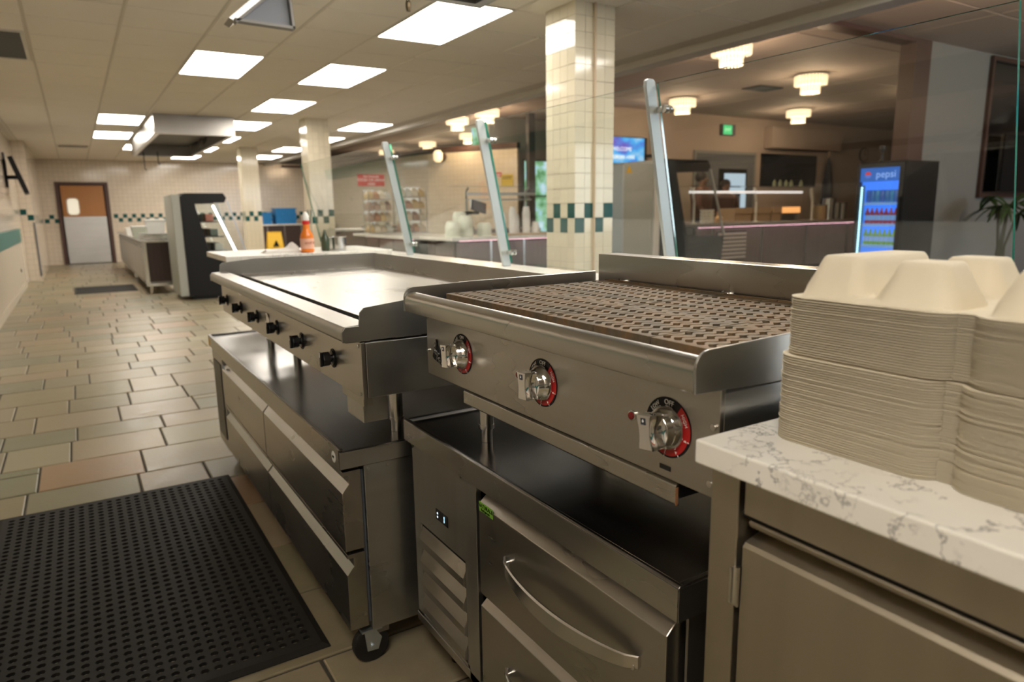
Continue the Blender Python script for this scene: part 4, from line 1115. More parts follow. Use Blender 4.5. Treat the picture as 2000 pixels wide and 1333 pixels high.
def merch(name, label, cat, X, Y, Z, wd, dp, mirror=False, inner=True):
    """open display fridge: black end panels with a raked glass front; profile runs along +x, built from Y to Y+wd"""
    t = thing(name, label, cat, (X + .4, Y + wd / 2, 0))
    k = Z / 1.57
    B = BLACKM
    out = [(X, .05), (X + .42 * dp + .0, .0501), (X + .46 * dp, .0502)]
    pr = [(X, .05), (X + .62 * dp, .05), (X + 1.0 * dp, .45 * k), (X + .95 * dp, .66 * k), (X + .38 * dp, .66 * k), (X + .24 * dp, 1.42 * k), (X + .70 * dp, 1.43 * k), (X + .735 * dp, 1.50 * k), (X + .69 * dp, Z), (X + .06, Z), (X, Z - .05)]
    pr = [(X, .05), (X + .55 * dp, .05), (X + .95 * dp, .10), (X + 1.0 * dp, .62 * k), (X + .40 * dp, .64 * k), (X + .22 * dp, 1.42 * k), (X + .70 * dp, 1.43 * k), (X + .74 * dp, 1.50 * k), (X + .69 * dp, Z), (X + .06, Z), (X, Z - .05)]
    for yy in (Y, Y + wd - .04):
        obj('end_panel', MB().prism(pr, 1, yy, yy + .04), B, t)
        g = MB().prism([(X + .40 * dp + .002, .645 * k), (X + .985 * dp, .625 * k), (X + .715 * dp, 1.425 * k), (X + .225 * dp, 1.415 * k)], 1, yy + .016, yy + .022)
        obj('end_glass', g, GLASS, t)
    obj('back_panel', MB().box(X - .115, X - .001, Y + .01, Y + wd - .01, .06, Z - .02), WHITEP if not inner else base('pale_grey_panel', (.36, .37, .33), .45), t, bevel=.004)
    obj('base_box', MB().box(X + .02, X + .88 * dp, Y + .041, Y + wd - .041, .06, .60 * k), B, t)
    obj('plinth', MB().box(X + .06, X + .8 * dp, Y + .03, Y + wd - .03, .0, .0495), B, t)
    obj('canopy', MB().box(X + .03, X + .70 * dp, Y + .041, Y + wd - .041, 1.44 * k, Z - .004), B, t)
    fr = [(X + 1.0 * dp, .62 * k), (X + 1.03 * dp, .62 * k), (X + .76 * dp, 1.46 * k), (X + .735 * dp, 1.46 * k)]
    for yy in (Y + .002, Y + wd - .022): obj('front_strip', MB().prism(fr, 1, yy, yy + .02), base('pale_strip', (.55, .58, .60), .3, .5), t)
    if inner:
        ledm = base('cold_white_tube', (1, 1, 1), .5, emit=(.85, .93, 1), es=6)
        obj('light_tube', MB().tube([(X + .52 * dp, Y + .065, 1.39 * k), (X + .84 * dp, Y + .065, .68 * k)], .015), ledm, t)
        obj('inner_back', MB().box(X + .05, X + .06, Y + .042, Y + wd - .042, .61 * k, 1.43 * k), base('inner_grey', (.35, .38, .38), .4), t)
        for i, z in enumerate((.70, .92, 1.14)):
            obj('shelf', MB().box(X + .07, X + (.74 - .08 * i) * dp, Y + .045, Y + wd - .045, z * k, z * k + .015), BLACKM, t)
    return t
m1 = merch('display_fridge', 'black open-front display fridge with raked glass and light tube', 'display fridge', 1.34, 11.25, 1.57, 1.0, .86)
rnd = random.Random(3)
for i, z in enumerate((.70, .92, 1.14)):
    for k in range(5):
        y = 11.42 + k * .16
        x = 1.73 + .055 * (2 - i) * .9
        col = rnd.choice([(.35, .12, .08), (.5, .5, .45), (.25, .30, .28), (.45, .25, .12), (.1, .12, .1)])
        s_ = ['bottom', 'middle', 'top'][i]; p_ = ['nearest', 'second', 'third', 'fourth', 'farthest'][k]
        c = obj('food_carton', MB().box(x - .055, x + .055, y - .06, y + .06, z + .0155, z + .125), base('carton_colour_%d%d' % (i, k), col, .5), label='small food pack on the %s shelf of the display fridge, %s in its row' % (s_, p_), cat='food pack', group='packs in the display fridge', bevel=.006)

# back wall counter with blue crates, wet floor sign
bc = thing('back_counter', 'dark brown cabinet run with pale worktop at the far wall', 'counter', (5.6, 21.3, 0))
obj('worktop', MB().box(4.2, 6.75, 20.98, 21.69, .90, .94), QUARTZ, bc)
obj('carcass', MB().box(4.25, 6.72, 21.06, 21.68, .0, .899), WENGE, bc)
for i in range(5):
    x = 4.28 + i * .49
    obj('door', MB().box(x, x + .455, 21.035, 21.0595, .10, .87), WENGE, bc)
    obj('edge_strip', MB().box(x + .457, x + .487, 21.04, 21.0598, .05, .895), CHROME_S, bc)
def crate(x0, x1, z0, z1, y0, y1, label):
    c = thing('blue_crate', label, 'crate', ((x0 + x1) / 2, (y0 + y1) / 2, z0), 'blue crates on the back counter')
    obj('crate_body', MB().box(x0 + .02, x1 - .02, y0 + .02, y1 - .02, z0, z1 - .03), BLUEP, c)
    mb = MB()
    for z in (z0 + .02, z0 + (z1 - z0) * .5, z1 - .045): mb.box(x0, x1, y0, y0 + .018, z, z + .022).box(x0, x0 + .018, y0 + .02, y1, z, z + .022)
    obj('ribs', mb, BLUEP, c)
    obj('rim', MB().box(x0 - .01, x1 + .01, y0 - .01, y1 + .01, z1 - .029, z1), BLUEP, c)
crate(4.66, 4.92, .941, 1.12, 21.08, 21.5, 'lower blue crate of the small pair at the left of the back counter')
crate(4.66, 4.92, 1.121, 1.28, 21.08, 21.5, 'upper blue crate of the small pair at the left of the back counter')
crate(5.02, 5.62, .941, 1.09, 21.06, 21.55, 'bottom blue crate of the wide stack on the back counter')
crate(5.02, 5.62, 1.091, 1.24, 21.06, 21.55, 'middle blue crate of the wide stack on the back counter')
crate(5.02, 5.62, 1.241, 1.40, 21.06, 21.55, 'top blue crate of the wide stack on the back counter')
ws = thing('wet_floor_sign', 'yellow folding wet floor sign beside the farthest pillar', 'sign', (3.75, 15.2, 0))
ws.scale = (1.25, 1.25, 1.3); ws.location = (3.42, 14.6, 0); WORLD[ws.name] = (0, 0, 0)
def aboard(s_):
    v = [(-.16, s_ * .16, 0), (.16, s_ * .16, 0), (.11, s_ * .015, .66), (-.11, s_ * .015, .66)]
    w2 = [(x, y - s_ * .014, z) for x, y, z in v]
    return MB().add(v + w2, [(0, 1, 2, 3), (7, 6, 5, 4), (0, 4, 5, 1), (1, 5, 6, 2), (2, 6, 7, 3), (3, 7, 4, 0)])
obj('board', aboard(-1), YELLOW, ws); obj('board', aboard(1), YELLOW, ws)
obj('hinge', MB().box(-.11, .11, -.016, .016, .6605, .685), YELLOW, ws)
obj('warning_mark', MB().prism([(-.05, .46), (.05, .46), (0, .56)], 1, -.098, -.094), BLACK, ws)
text('CAUTION', .05, T(0, -.125, .34) @ FY, BLACK, ws)
obj('extractor_edge', MB().box(5.45, 6.05, 21.55, 21.69, 2.60, 2.66), BROWN, label='brown shelf board high on the far wall', cat='shelf')

# ================================================================== SERVING ISLAND IN THE MIDDLE
PINK = base('pink_strip_light', (1, .7, .8), .5, emit=(1, .50, .62), es=3.2)
WENGE2 = m_wood('wenge_front', (.12, .085, .085), (.20, .15, .145))
isl = thing('serving_island', 'L-shaped serving island with pale quartz top and pink under-lighting', 'counter', (4.8, 8.6, 0))
obj('worktop', MB().box(3.98, 6.3, 7.80, 8.75, .885, .925).box(3.80, 4.75, 8.751, 10.95, .885, .925), QUARTZ, isl, bevel=.004)
obj('carcass', MB().box(4.12, 6.2, 7.96, 8.70, .08, .8845).box(3.98, 4.70, 8.75, 10.85, .08, .8845), BLACKM, isl)
for i in range(4):
    x = 4.13 + i * .52
    obj('front_panel', MB().box(x, x + .485, 7.94, 7.9595, .10, .85), WENGE2, isl); obj('metal_strip', MB().box(x + .487, x + .517, 7.935, 7.9595, .09, .87), CHROME_S, isl)
for i in range(5):
    y = 8.0 + i * .56
    obj('side_panel', MB().box(4.10 if y < 8.7 else 3.96, 4.1195 if y < 8.7 else 3.9795, y, y + .52, .10, .85), WENGE2, isl)
obj('light_strip', MB().box(4.14, 6.2, 7.88, 7.90, .876, .8845), PINK, isl)
obj('light_strip', MB().box(3.89, 3.91, 8.8, 10.8, .876, .8845), PINK, isl)
obj('kick_board', MB().box(4.2, 6.1, 8.02, 8.66, 0, .079).box(4.05, 4.64, 8.7, 10.8, 0, .079), BLACKM, isl)
ct2 = thing('service_counter', 'second pale-topped service counter behind the sauce bottle', 'counter', (3.4, 10.4, 0))
ct2.location = (4.3, 12.6, 0); WORLD[ct2.name] = (-4.3, -12.6, 0)
obj('worktop', MB().box(3.65, 5.4, 12.0, 12.9, .93, .965), QUARTZ, ct2); obj('front_panel', MB().box(3.72, 5.35, 12.06, 12.85, .0, .9295), WENGE2, ct2)
obj('black_tray', MB().box(4.55, 5.25, 12.2, 12.6, .966, .99), BLACKM, label='flat black tray on the service counter behind the pillar', cat='tray', bevel=.004)
# bowl stacks
bowl = [(.055, .085), (.075, .080), (.088, .055), (.095, .02), (.098, .012), (.104, .008), (.104, .0)]
def bowls(x, y, n, tall, lab):
    for i in range(n):
        z = .9256 + i * tall
        o = obj('foam_bowl', MB().lathe([(r, z_) for r, z_ in bowl[::-1]], (0, 0, 0), 20), FOAM, label='%s, %s' % (lab, 'topmost' if i == n - 1 else ('lowest' if i == 0 else '%s from the bottom' % ordw(i + 1))), cat='bowl', group='upturned foam bowls on the serving island', smooth=True)
        o.location = (x, y, z)
bowls(4.13, 8.05, 5, .030, 'upturned pale bowl in the leftmost stack')
bowls(4.36, 8.12, 7, .032, 'upturned pale bowl in the second stack')
bowls(4.43, 8.42, 8, .034, 'upturned pale bowl in the tall back stack')
bowls(4.66, 8.16, 4, .030, 'upturned pale bowl in the low right stack')
obj('serving_tray', MB().box(4.86, 5.75, 7.95, 8.35, .9256, .945), base('tan_tray', (.50, .36, .22), .5), label='tan serving tray carrying the white paper cups', cat='tray', bevel=.006)
def cups(x, y, n, r, lab):
    for i in range(n):
        z = .9456 + i * .026
        o = obj('paper_cup', MB().lathe([(r, 0), (r * 1.02, .004), (r * .72, .10), (r * .70, .10)], (0, 0, 0), 18), PAPER, label='%s, %s' % (lab, 'topmost' if i == n - 1 else ('lowest' if i == 0 else '%s from the bottom' % ordw(i + 1))), cat='cup', group='upturned white paper cups on the tan tray', smooth=True)
        o.location = (x, y, z)
cups(4.97, 8.20, 8, .052, 'upturned white paper cup in the left stack')
cups(5.09, 8.12, 11, .052, 'upturned white paper cup in the second stack')
cups(5.20, 8.22, 7, .052, 'upturned white paper cup in the third stack')
cups(5.31, 8.12, 11, .055, 'upturned white paper cup in the fourth stack')
cups(5.45, 8.10, 3, .055, 'upturned white paper cup in the short right stack')
# display racks with packs in clear bags
def rack(x0, x1, y, z0, z1, label, seed):
    t = thing('snack_rack', label, 'rack', ((x0 + x1) / 2, y, z0))
    for x in (x0, x1):
        for yy in (y - .12, y + .12): obj('upright', MB().cyl((x, yy, z0), (x, yy, z1), .008, n=8), CHROME_S, t)
    r = random.Random(seed); n = 4
    for i in range(n):
        z = z0 + .01 + (z1 - z0) * i / n
        sfn = obj('shelf', MB().box(x0, x1, y - .13, y + .13, z, z + .008), base('clear_shelf', (.45, .42, .38), .3), t)
        k = 4
        for j in range(k):
            cx = x0 + (x1 - x0) * (j + .5) / k; w_ = (x1 - x0) / k * .46; h = (z1 - z0) / n * r.uniform(.66, .88)
            vs = []
            for a, b, c in ((-1, -1, 0), (1, -1, 0), (1, 1, 0), (-1, 1, 0)): vs.append((cx + a * w_, y + b * .09, z + .0125))
            for a, b in ((-1, -1), (1, -1), (1, 1), (-1, 1)): vs.append((cx + a * w_ * r.uniform(.85, 1.1), y + b * .08, z + .0125 + h * .55))
            for a, b in ((-1, -1), (1, -1), (1, 1), (-1, 1)): vs.append((cx + a * w_ * .6, y + b * .02, z + .0125 + h * r.uniform(.9, 1)))
            col = r.choice([(.50, .36, .18), (.40, .20, .12), (.62, .56, .45), (.55, .46, .34), (.33, .22, .18), (.60, .60, .55)])
            fs = [(0, 1, 5, 4), (1, 2, 6, 5), (2, 3, 7, 6), (3, 0, 4, 7), (4, 5, 9, 8), (5, 6, 10, 9), (6, 7, 11, 10), (7, 4, 8, 11), (8, 9, 10, 11), (0, 3, 2, 1)]
            lv = ['bottom', 'second', 'third', 'top'][i]; ps = ['far left', 'left middle', 'right middle', 'far right'][j]
            obj('snack_bag', MB().add(vs, fs), base('bag_%d_%d_%d' % (seed, i, j), col, .35), label='bagged snack on the %s shelf of the %s rack, %s' % (lv, 'left' if seed == 1 else 'right', ps), cat='snack bag', group='bagged snacks on the racks', bevel=.008)
    obj('back_sheet', MB().box(x0 + .01, x1 - .01, y + .131, y + .136, z0 + .02, z1), GLASS, t)
rack(3.83, 4.22, 10.35, .9256, 1.60, 'left clear snack rack on the serving island', 1)
rack(4.26, 4.70, 10.15, .9256, 1.64, 'right clear snack rack on the serving island', 2)
# those racks stand over the counter
rs = thing('red_sign', 'red sign with white lettering above the left snack rack', 'sign', (4.2, 10.6, 1.7))
obj('sign_board', MB().box(3.81, 4.25, 10.60, 10.61, 1.66, 1.84), base('sign_red', (.55, .035, .04), .5), rs)
obj('sign_stand', MB().cyl((4.03, 10.62, .9256), (4.03, 10.62, 1.659), .008, n=8), CHROME_S, rs)
for s_, z, sz in (('No Outside', 1.807, .052), ('FOOD OR DRINK', 1.752, .058), ('HERE', 1.692, .055)): text(s_, sz, T(4.03, 10.599, z) @ FY, WHITE_T, rs)
# small far guard, point of sale screen, notices
g2 = thing('display_guard', 'small glass food guard with bright rail on the far side of the island', 'guard', (6.0, 10.2, 0))
for x in (5.5, 6.65): obj('post', MB().tube([(x, 10.2, .0), (x, 10.2, 1.42), (x - .06, 10.1, 1.56), (x - .1, 9.95, 1.62)], .018), ALU, g2)
obj('rail', MB().box(5.40, 6.72, 9.98, 10.02, 1.50, 1.545), ALU, g2); obj('rail', MB().box(5.45, 6.72, 10.1, 10.13, 1.42, 1.445), ALU, g2)
obj('top_glass', MB().box(5.2, 6.7, 9.9, 10.3, 1.64, 1.648), GLASS, g2)
obj('body', MB().box(5.35, 6.8, 9.95, 10.6, 0, .95), WENGE2, g2)
pos = thing('till_screen', 'dark till screen tilted back beside the glass post', 'till', (5.38, 9.5, .95))
obj('screen', MB().box(-.13, .13, -.012, .012, -.09, .09), base('dim_screen', (.05, .055, .08), .2), pos, M=T(5.36, 9.55, 1.32) @ Matrix.Rotation(math.radians(-28), 4, 'X') @ Matrix.Rotation(math.radians(18), 4, 'Y'))
obj('stand', MB().prism([(5.27, .951), (5.52, .951), (5.50, 1.0), (5.38, 1.25), (5.33, 1.25)], 1, 9.97, 10.02).box(5.33, 5.40, 9.6, 10.0, 1.2, 1.25), BLACKM, pos)
def notice(w_, h_, p, col, lab):
    n_ = thing('notice', lab, 'notice', p, world=False, rotz=math.radians(-59.4))
    obj('sheet', MB().box(-w_, w_, -.004, .004, -h_, h_), base('notice_colour', col, .6), n_)
    obj('print', MB().box(-w_ + .03, w_ - .03, -.0055, -.0045, h_ - .06, h_ - .04).box(-w_ + .03, w_ - .05, -.0055, -.0045, h_ - .10, h_ - .085), BLACK if h_ > .1 else WHITE_T, n_)
notice(.15, .13, (8.214, 13.316, 1.90), (.60, .45, .05), 'yellow notice on the cream wall left of the dark post')
notice(.08, .05, (8.104, 13.502, 2.03), (.50, .06, .08), 'small red notice on the cream wall')
sc = thing('wall_sconce', 'glowing warm wall sconce on the cream wall', 'lamp', (7.38, 14.8, 2.3))
obj('back_plate', MB().cyl((7.43, 14.84, 2.48), (7.36, 14.81, 2.48), .09, n=20), BROWN, sc)
obj('glass_shade', MB().lathe([(.05, 0), (.10, .05), (.11, .20), (.06, .26)], (7.25, 14.76, 2.36), 16), CRYST, sc, smooth=True)

# ================================================================== DINING ROOM
def chandelier(loc, label):
    t = thing('crystal_chandelier', label, 'chandelier', loc, 'crystal ceiling lights', world=False)
    obj('ceiling_plate', MB().cyl((0, 0, -.02), (0, 0, -.0085), .16, n=24), BROWN, t)
    def ring(r, z0, z1, n):
        mb = MB()
        for i in range(n):
            a = 2 * PI * i / n; c, s = math.cos(a), math.sin(a); w_ = r * PI / n * .72
            for zz0, zz1 in ((z0, (z0 + z1) / 2 - .004), ((z0 + z1) / 2 + .004, z1)):
                v = []
                for z, k in ((zz0, .35), ((zz0 + zz1) / 2, 1), (zz1, .6)):
                    v += [(r * c - s * w_ * k, r * s + c * w_ * k, z), ((r - .012) * c, (r - .012) * s, z), (r * c + s * w_ * k, r * s - c * w_ * k, z), ((r + .012) * c, (r + .012) * s, z)]
                f = []
                for q in (0, 4):
                    for e in range(4): f.append((q + e, q + (e + 1) % 4, q + 4 + (e + 1) % 4, q + 4 + e))
                f += [(3, 2, 1, 0), (8, 9, 10, 11)]
                mb.add(v, f)
        return mb
    obj('upper_crystals', ring(.235, -.175, -.03, 30), CRYST_C, t)
    obj('lower_crystals', ring(.135, -.30, -.165, 20), CRYST_C, t)
    obj('glowing_core', MB().lathe([(.04, -.285), (.11, -.27), (.115, -.175), (.20, -.16), (.205, -.05), (.12, -.03)], n=24), CRYST, t, smooth=True)
    obj('frame_ring', MB().lathe([(.24, -.032), (.245, -.032), (.245, -.022), (.24, -.022)], n=30), CHROME_S, t)
    return t
CH = [((10.10, 7.20), 'largest crystal chandelier, right of the middle of the dining room ceiling'), ((10.0, 9.85), 'crystal chandelier just right of the leaning glass post'),
      ((13.4, 9.80), 'crystal chandelier farthest right, below and behind the largest one'), ((7.22, 6.30), 'crystal chandelier cut off by the ceiling edge at the top'),
      ((9.0, 14.1), 'crystal chandelier just left of the tiled pillar'), ((9.15, 16.75), 'crystal chandelier behind the middle glass post'),
      ((7.35, 12.65), 'crystal chandelier half hidden by the ceiling edge left of the pillar'), ((9.1, 19.2), 'small far crystal chandelier left of the middle glass post'), ((7.4, 14.05), 'crystal chandelier peeping below the ceiling edge'),
      ((9.1, 22.4), 'tiny farthest crystal chandelier over the red sign')]
ch0 = chandelier((CH[0][0][0], CH[0][0][1], 3.30), CH[0][1])
for (x, y), lab in CH[1:]: dup(ch0, (x, y, 3.30), lab)
LAMPS = [c[0] for c in CH] + [(7.2, 3.0), (10.1, 2.2), (13.4, 2.2), (13.4, 6.6)]  # ends with four added fill lamps where no chandelier hangs
def lamp(name, loc, e, r=.15, col=(1, .72, .45)):
    l = D.lights.new(name, 'POINT'); l.energy = e; l.shadow_soft_size = r; l.color = col
    o = D.objects.new(name, l); COL.objects.link(o); o.location = loc
for x, y in LAMPS: lamp('chandelier_or_fill_lamp', (x, y, 3.30 - .36), 46)
dvt = thing('air_vent', 'dark round-cornered vent in the dining room ceiling', 'vent', (10.45, 8.4, 3.29))
obj('frame', MB().box(10.15, 10.75, 8.2, 8.6, 3.276, 3.2915), BLACKM, dvt)
for i in range(5): obj('slat', MB().box(10.18, 10.72, 8.22 + i * .075, 8.25 + i * .075, 3.268, 3.2755), GASKET, dvt)
# buffet counter
bf = thing('buffet_counter', 'long dark buffet counter with pink under-lighting at the dining room back', 'counter', (11.6, 9.0, 0))
obj('worktop', MB().box(9.25, 14.3, 8.66, 9.6, .905, .965), base('dark_stone', (.16, .14, .13), .3), bf, bevel=.004)
obj('carcass', MB().box(9.3, 14.25, 8.80, 9.55, .0, .9045), BLACKM, bf)
xs_ = [9.31, 9.75, 11.11, 12.46, 13.84, 14.24]
for a, b in zip(xs_[:-1], xs_[1:]):
    obj('front_panel', MB().box(a + .03, b - .03, 8.775, 8.7995, .08, .87), WENGE2, bf); obj('metal_strip', MB().box(b - .03, b + .03, 8.765, 8.7995, .05, .90), CHROME_S, bf)
obj('light_strip', MB().box(9.33, 14.2, 8.71, 8.73, .896, .9045), PINK, bf)
lv = obj('louvre', MB().box(9.86, 10.64, 8.755, 8.7745, .30, .82), BLACKM, bf)
for i in range(7): obj('slat', MB().box(9.87, 10.63, 8.735, 8.7545, .315 + i * .072, .36 + i * .072), base('pale_slat', (.62, .58, .60), .4), lv)
gd = thing('buffet_guard', 'glass buffet guard with forked white posts and a bright light bar', 'guard', (11.2, 8.9, .965))
for x in (9.45, 11.13, 12.86):
    obj('post', MB().tube([(x, 8.95, .9656), (x, 8.95, 1.35), (x - .10, 8.90, 1.50), (x - .20, 8.85, 1.60)], .022), WHITEP, gd)
    obj('post_fork', MB().tube([(x, 8.95, 1.33), (x + .08, 9.05, 1.48), (x + .16, 9.12, 1.60)], .020), WHITEP, gd)
    obj('foot_plate', MB().cyl((x, 8.95, .9653), (x, 8.95, .985), .05, n=14), WHITEP, gd)
obj('light_bar', MB().box(9.26, 12.40, 8.86, 8.90, 1.505, 1.545), base('soft_light_bar', (1, 1, 1), .5, emit=(1, .93, .95), es=.75), gd)
obj('shelf_glass', MB().box(9.26, 13.1, 8.80, 9.25, 1.625, 1.635), GLASS, gd)
obj('end_glass', MB().box(12.95, 12.96, 8.80, 9.25, .99, 1.62), GLASS, gd)
def simple_bottle(x, y, z, h, r, m_, lab, grp):
    o = obj('bottle', MB().lathe([(r * .9, 0), (r, .01), (r, h * .6), (r * .45, h * .78), (r * .4, h)], (0, 0, 0), 14), m_, label=lab, cat='bottle', group=grp, smooth=True)
    o.location = (x, y, z)
grb = base('pale_green_bottle', (.25, .28, .18), .3)
for x, l in ((11.63, 'first'), (11.80, 'second'), (11.98, 'third'), (12.14, 'fourth'), (12.45, 'last, set apart')):
    simple_bottle(x, 8.95, 1.6355, .13, .035, grb, 'small pale bottle on the buffet guard shelf, %s from the left' % l, 'bottles on the buffet guard')
for i, (x0, x1) in enumerate(((10.70, 11.19), (11.24, 11.75), (11.80, 12.08), (12.10, 12.66))):
    c = thing('food_carton', ['open tan carton left of the middle buffet post', 'tan carton behind the middle buffet post', 'narrow dark tan carton right of the middle buffet post', 'steel food well glowing orange along its top'][i], 'carton', ((x0 + x1) / 2, 9.25, .966))
    obj('carton_body', MB().box(x0, x1, 9.1, 9.45, .9658, 1.23 if i < 3 else 1.17), KRAFT if i < 3 else S_X, c, bevel=.004)
    obj('carton_flap', MB().box(x0, x1, 9.08, 9.0995, 1.12, 1.24), KRAFT if i < 3 else base('heat_strip', (1, .5, .2), .5, emit=(1, .45, .15), es=.9), c)
for i, (x, y) in enumerate(((9.78, 9.05), (9.90, 9.05), (10.02, 9.05))):
    for k in range(4):
        o = obj('dip_cup', MB().lathe([(.035, 0), (.05, .055), (.05, .06)], (0, 0, 0), 12), PAPER, label='small white dip cup, %s stack left of the buffet, %s' % (['left', 'middle', 'right'][i], ['lowest', 'second', 'third', 'topmost'][k]), cat='cup', group='dip cups on the buffet', smooth=True)
        o.location = (x, y, .9656 + k * .063)
jug = obj('sauce_jug', MB().lathe([(.07, 0), (.085, .03), (.08, .09), (.04, .13), (.03, .24)], (0, 0, 0), 16), base('peach_jug', (.70, .45, .25), .4), label='peach coloured jug right of the white dip cups', cat='jug', smooth=True); jug.location = (10.22, 9.05, .9656)
for i, (x, h, r, l) in enumerate(((13.42, .29, .12, 'tan drum canister at the right end of the buffet'), (13.72, .42, .13, 'tall steel canister behind the shiny ones'), (13.95, .34, .12, 'shiny steel canister in the middle of the buffet end'), (14.18, .33, .10, 'steel canister next to the drinks cooler'))):
    t = thing('canister', l, 'canister', (x, 9.15, .9656)); obj('body', MB().lathe([(r, 0), (r, h), (r * .96, h + .005)], (x, 9.15, .9656), 20), KRAFT if i == 0 else CHROME_S, t, smooth=True)
    obj('lid', MB().lathe([(r * 1.03, h + .0055), (r * 1.03, h + .02), (r * .6, h + .03)], (x, 9.15, .9656), 20), CHROME_S, t, smooth=True)
# drinks cooler
dcx = thing('drinks_cooler', 'black drinks cooler with blue-lit door full of bottles', 'drinks cooler', (8.03, 5.005, 0), world=False)
# local: x into depth, y from far (0) to near (-.93)
W_, DP_ = .555, .74
obj('cabinet', MB().box(.05, DP_, -.03, 0, .06, 1.76).box(.05, DP_, -W_, -W_ + .03, .06, 1.76).box(DP_ - .03, DP_, -W_ + .03, -.03, .06, 1.76).box(.05, DP_ - .03, -W_ + .03, -.03, 1.70, 1.76).box(.05, DP_ - .03, -W_ + .03, -.03, .06, .3), BLACKM, dcx, bevel=.004)
obj('foot', MB().box(.08, DP_ - .05, -W_ + .05, -.05, 0, .059), BLACKM, dcx)
obj('liner', MB().box(DP_ - .05, DP_ - .031, -W_ + .031, -.031, .31, 1.68).box(.06, DP_ - .051, -W_ + .031, -W_ + .035, .31, 1.69).box(.06, DP_ - .051, -.035, -.031, .31, 1.69).box(.06, DP_ - .051, -W_ + .036, -.036, 1.685, 1.695), base('glowing_blue_liner', (.08, .25, .6), .5, emit=(.04, .22, .75), es=.9), dcx)  # liner glows by itself, standing in for light inside the cooler
dd = obj('door_frame', MB().box(.0, .045, -W_, -W_ + .05, .1, 1.74).box(0, .045, -.035, 0, .1, 1.74).box(0, .045, -W_ + .05, -.035, 1.69, 1.74).box(0, .045, -W_ + .05, -.035, .1, .28), BLACK, dcx)
obj('door_glass', MB().box(.018, .024, -W_ + .05, -.035, .28, 1.53), GLASS, dcx)
hb = obj('header_sign', MB().box(.006, .044, -W_ + .05, -.035, 1.532, 1.689), base('lit_blue_header', (.02, .10, .4), .4, emit=(.015, .10, .42), es=.9), dcx)
FXL = FX
text('pepsi', .115, T(.003, -.345, 1.61) @ FX, base('lit_lettering', (.3, .5, .9), .4, emit=(.25, .45, .9), es=.7), dcx)
gl = MB().prism([(.036 * math.cos(a * PI / 12), .036 * math.sin(a * PI / 12)) for a in range(0, 13)], 2, .0, .004)
obj('round_logo', gl, base('logo_red', (.7, .05, .04), .5, emit=(.6, .05, .04), es=.5), dcx, M=T(.0055, -.13, 1.61) @ FX)
gl = MB().prism([(.036 * math.cos(a * PI / 12), .036 * math.sin(a * PI / 12)) for a in range(12, 25)], 2, .0, .004)
obj('round_logo', gl, base('logo_blue', (.1, .2, .7), .5, emit=(.1, .2, .7), es=.5), dcx, M=T(.0055, -.13, 1.607) @ FX)
obj('led_strip', MB().box(.046, .056, -.075, -.035, .30, 1.49), base('led_housing', (.2, .4, .6), .5), dcx)
lm = MB()
for i in range(40): lm.cyl((.046, -.042, .33 + i * .029), (.040, -.042, .33 + i * .029), .010, n=8)
obj('led_dots', lm, base('led_blue_white', (1, 1, 1), .5, emit=(.45, .80, 1), es=4.0), dcx)
obj('handle', MB().box(-.03, -.0005, -W_ + .01, -W_ + .03, .75, 1.35), BLACK, dcx)
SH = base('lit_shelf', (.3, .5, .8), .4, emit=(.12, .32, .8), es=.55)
DR = [(.03, .10, .30), (.32, .03, .05), (.20, .38, .06)]
Rz = Matrix.Identity(4)
for i, z in enumerate((1.29, 1.04, .79)):
    obj('shelf', MB().box(.06, DP_ - .06, -W_ + .04, -.04, z - .03, z), SH, dcx)
    for k in range(8):  # cans, bottles and labels emit faintly, imitating the cooler light on them
        p = Vector((8.03, 5.005, 0)) + Rz @ Vector((.14, -.075 - k * .058, 0))
        z_ = z + .0005; r = .0255 if i else .027
        cap_ = (.5, .5, .55) if i == 1 else ((.1, .12, .3) if i == 0 else (.45, .5, .25))
        lab = ['blue can', 'dark red bottle with pale label', 'green bottle with pale label'][i]
        sh_ = ['top', 'middle', 'lower'][i]; ps = ['first', 'second', 'third', 'fourth', 'fifth', 'sixth', 'seventh', 'eighth'][k]
        if i == 0:
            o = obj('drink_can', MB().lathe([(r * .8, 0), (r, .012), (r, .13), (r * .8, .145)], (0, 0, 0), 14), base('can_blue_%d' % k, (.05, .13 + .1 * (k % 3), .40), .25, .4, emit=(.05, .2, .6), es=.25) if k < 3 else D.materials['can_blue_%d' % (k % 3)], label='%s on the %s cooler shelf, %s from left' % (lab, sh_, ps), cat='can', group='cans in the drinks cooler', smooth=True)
        else:
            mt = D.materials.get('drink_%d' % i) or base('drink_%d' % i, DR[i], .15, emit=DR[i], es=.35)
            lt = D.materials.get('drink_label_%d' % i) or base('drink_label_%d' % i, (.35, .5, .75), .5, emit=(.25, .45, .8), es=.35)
            o = obj('drink_bottle', MB().lathe([(r * .9, 0), (r, .008), (r, .05)], (0, 0, 0), 14, 0).lathe([(r * 1.02, .04), (r * 1.02, .10)], (0, 0, 0), 14, 1).lathe([(r, .09), (r, .12), (r * .45, .16), (r * .42, .185)], (0, 0, 0), 14, 0), [mt, lt], label='%s on the %s cooler shelf, %s from left' % (lab, sh_, ps), cat='bottle', group='bottles in the drinks cooler', smooth=True)
        o.location = (p.x, p.y, z_)
lo = obj('drink_bottle', MB().lathe([(.045, 0), (.05, .01), (.05, .2), (.02, .29), (.018, .31)], (0, 0, 0), 16), base('cola_bottle', (.15, .02, .05), .15), label='single large dark bottle at the bottom of the cooler', cat='bottle', smooth=True)
lo.location = tuple(Vector((8.03, 5.005, .3005)) + Rz @ Vector((.2, -.3, 0)))
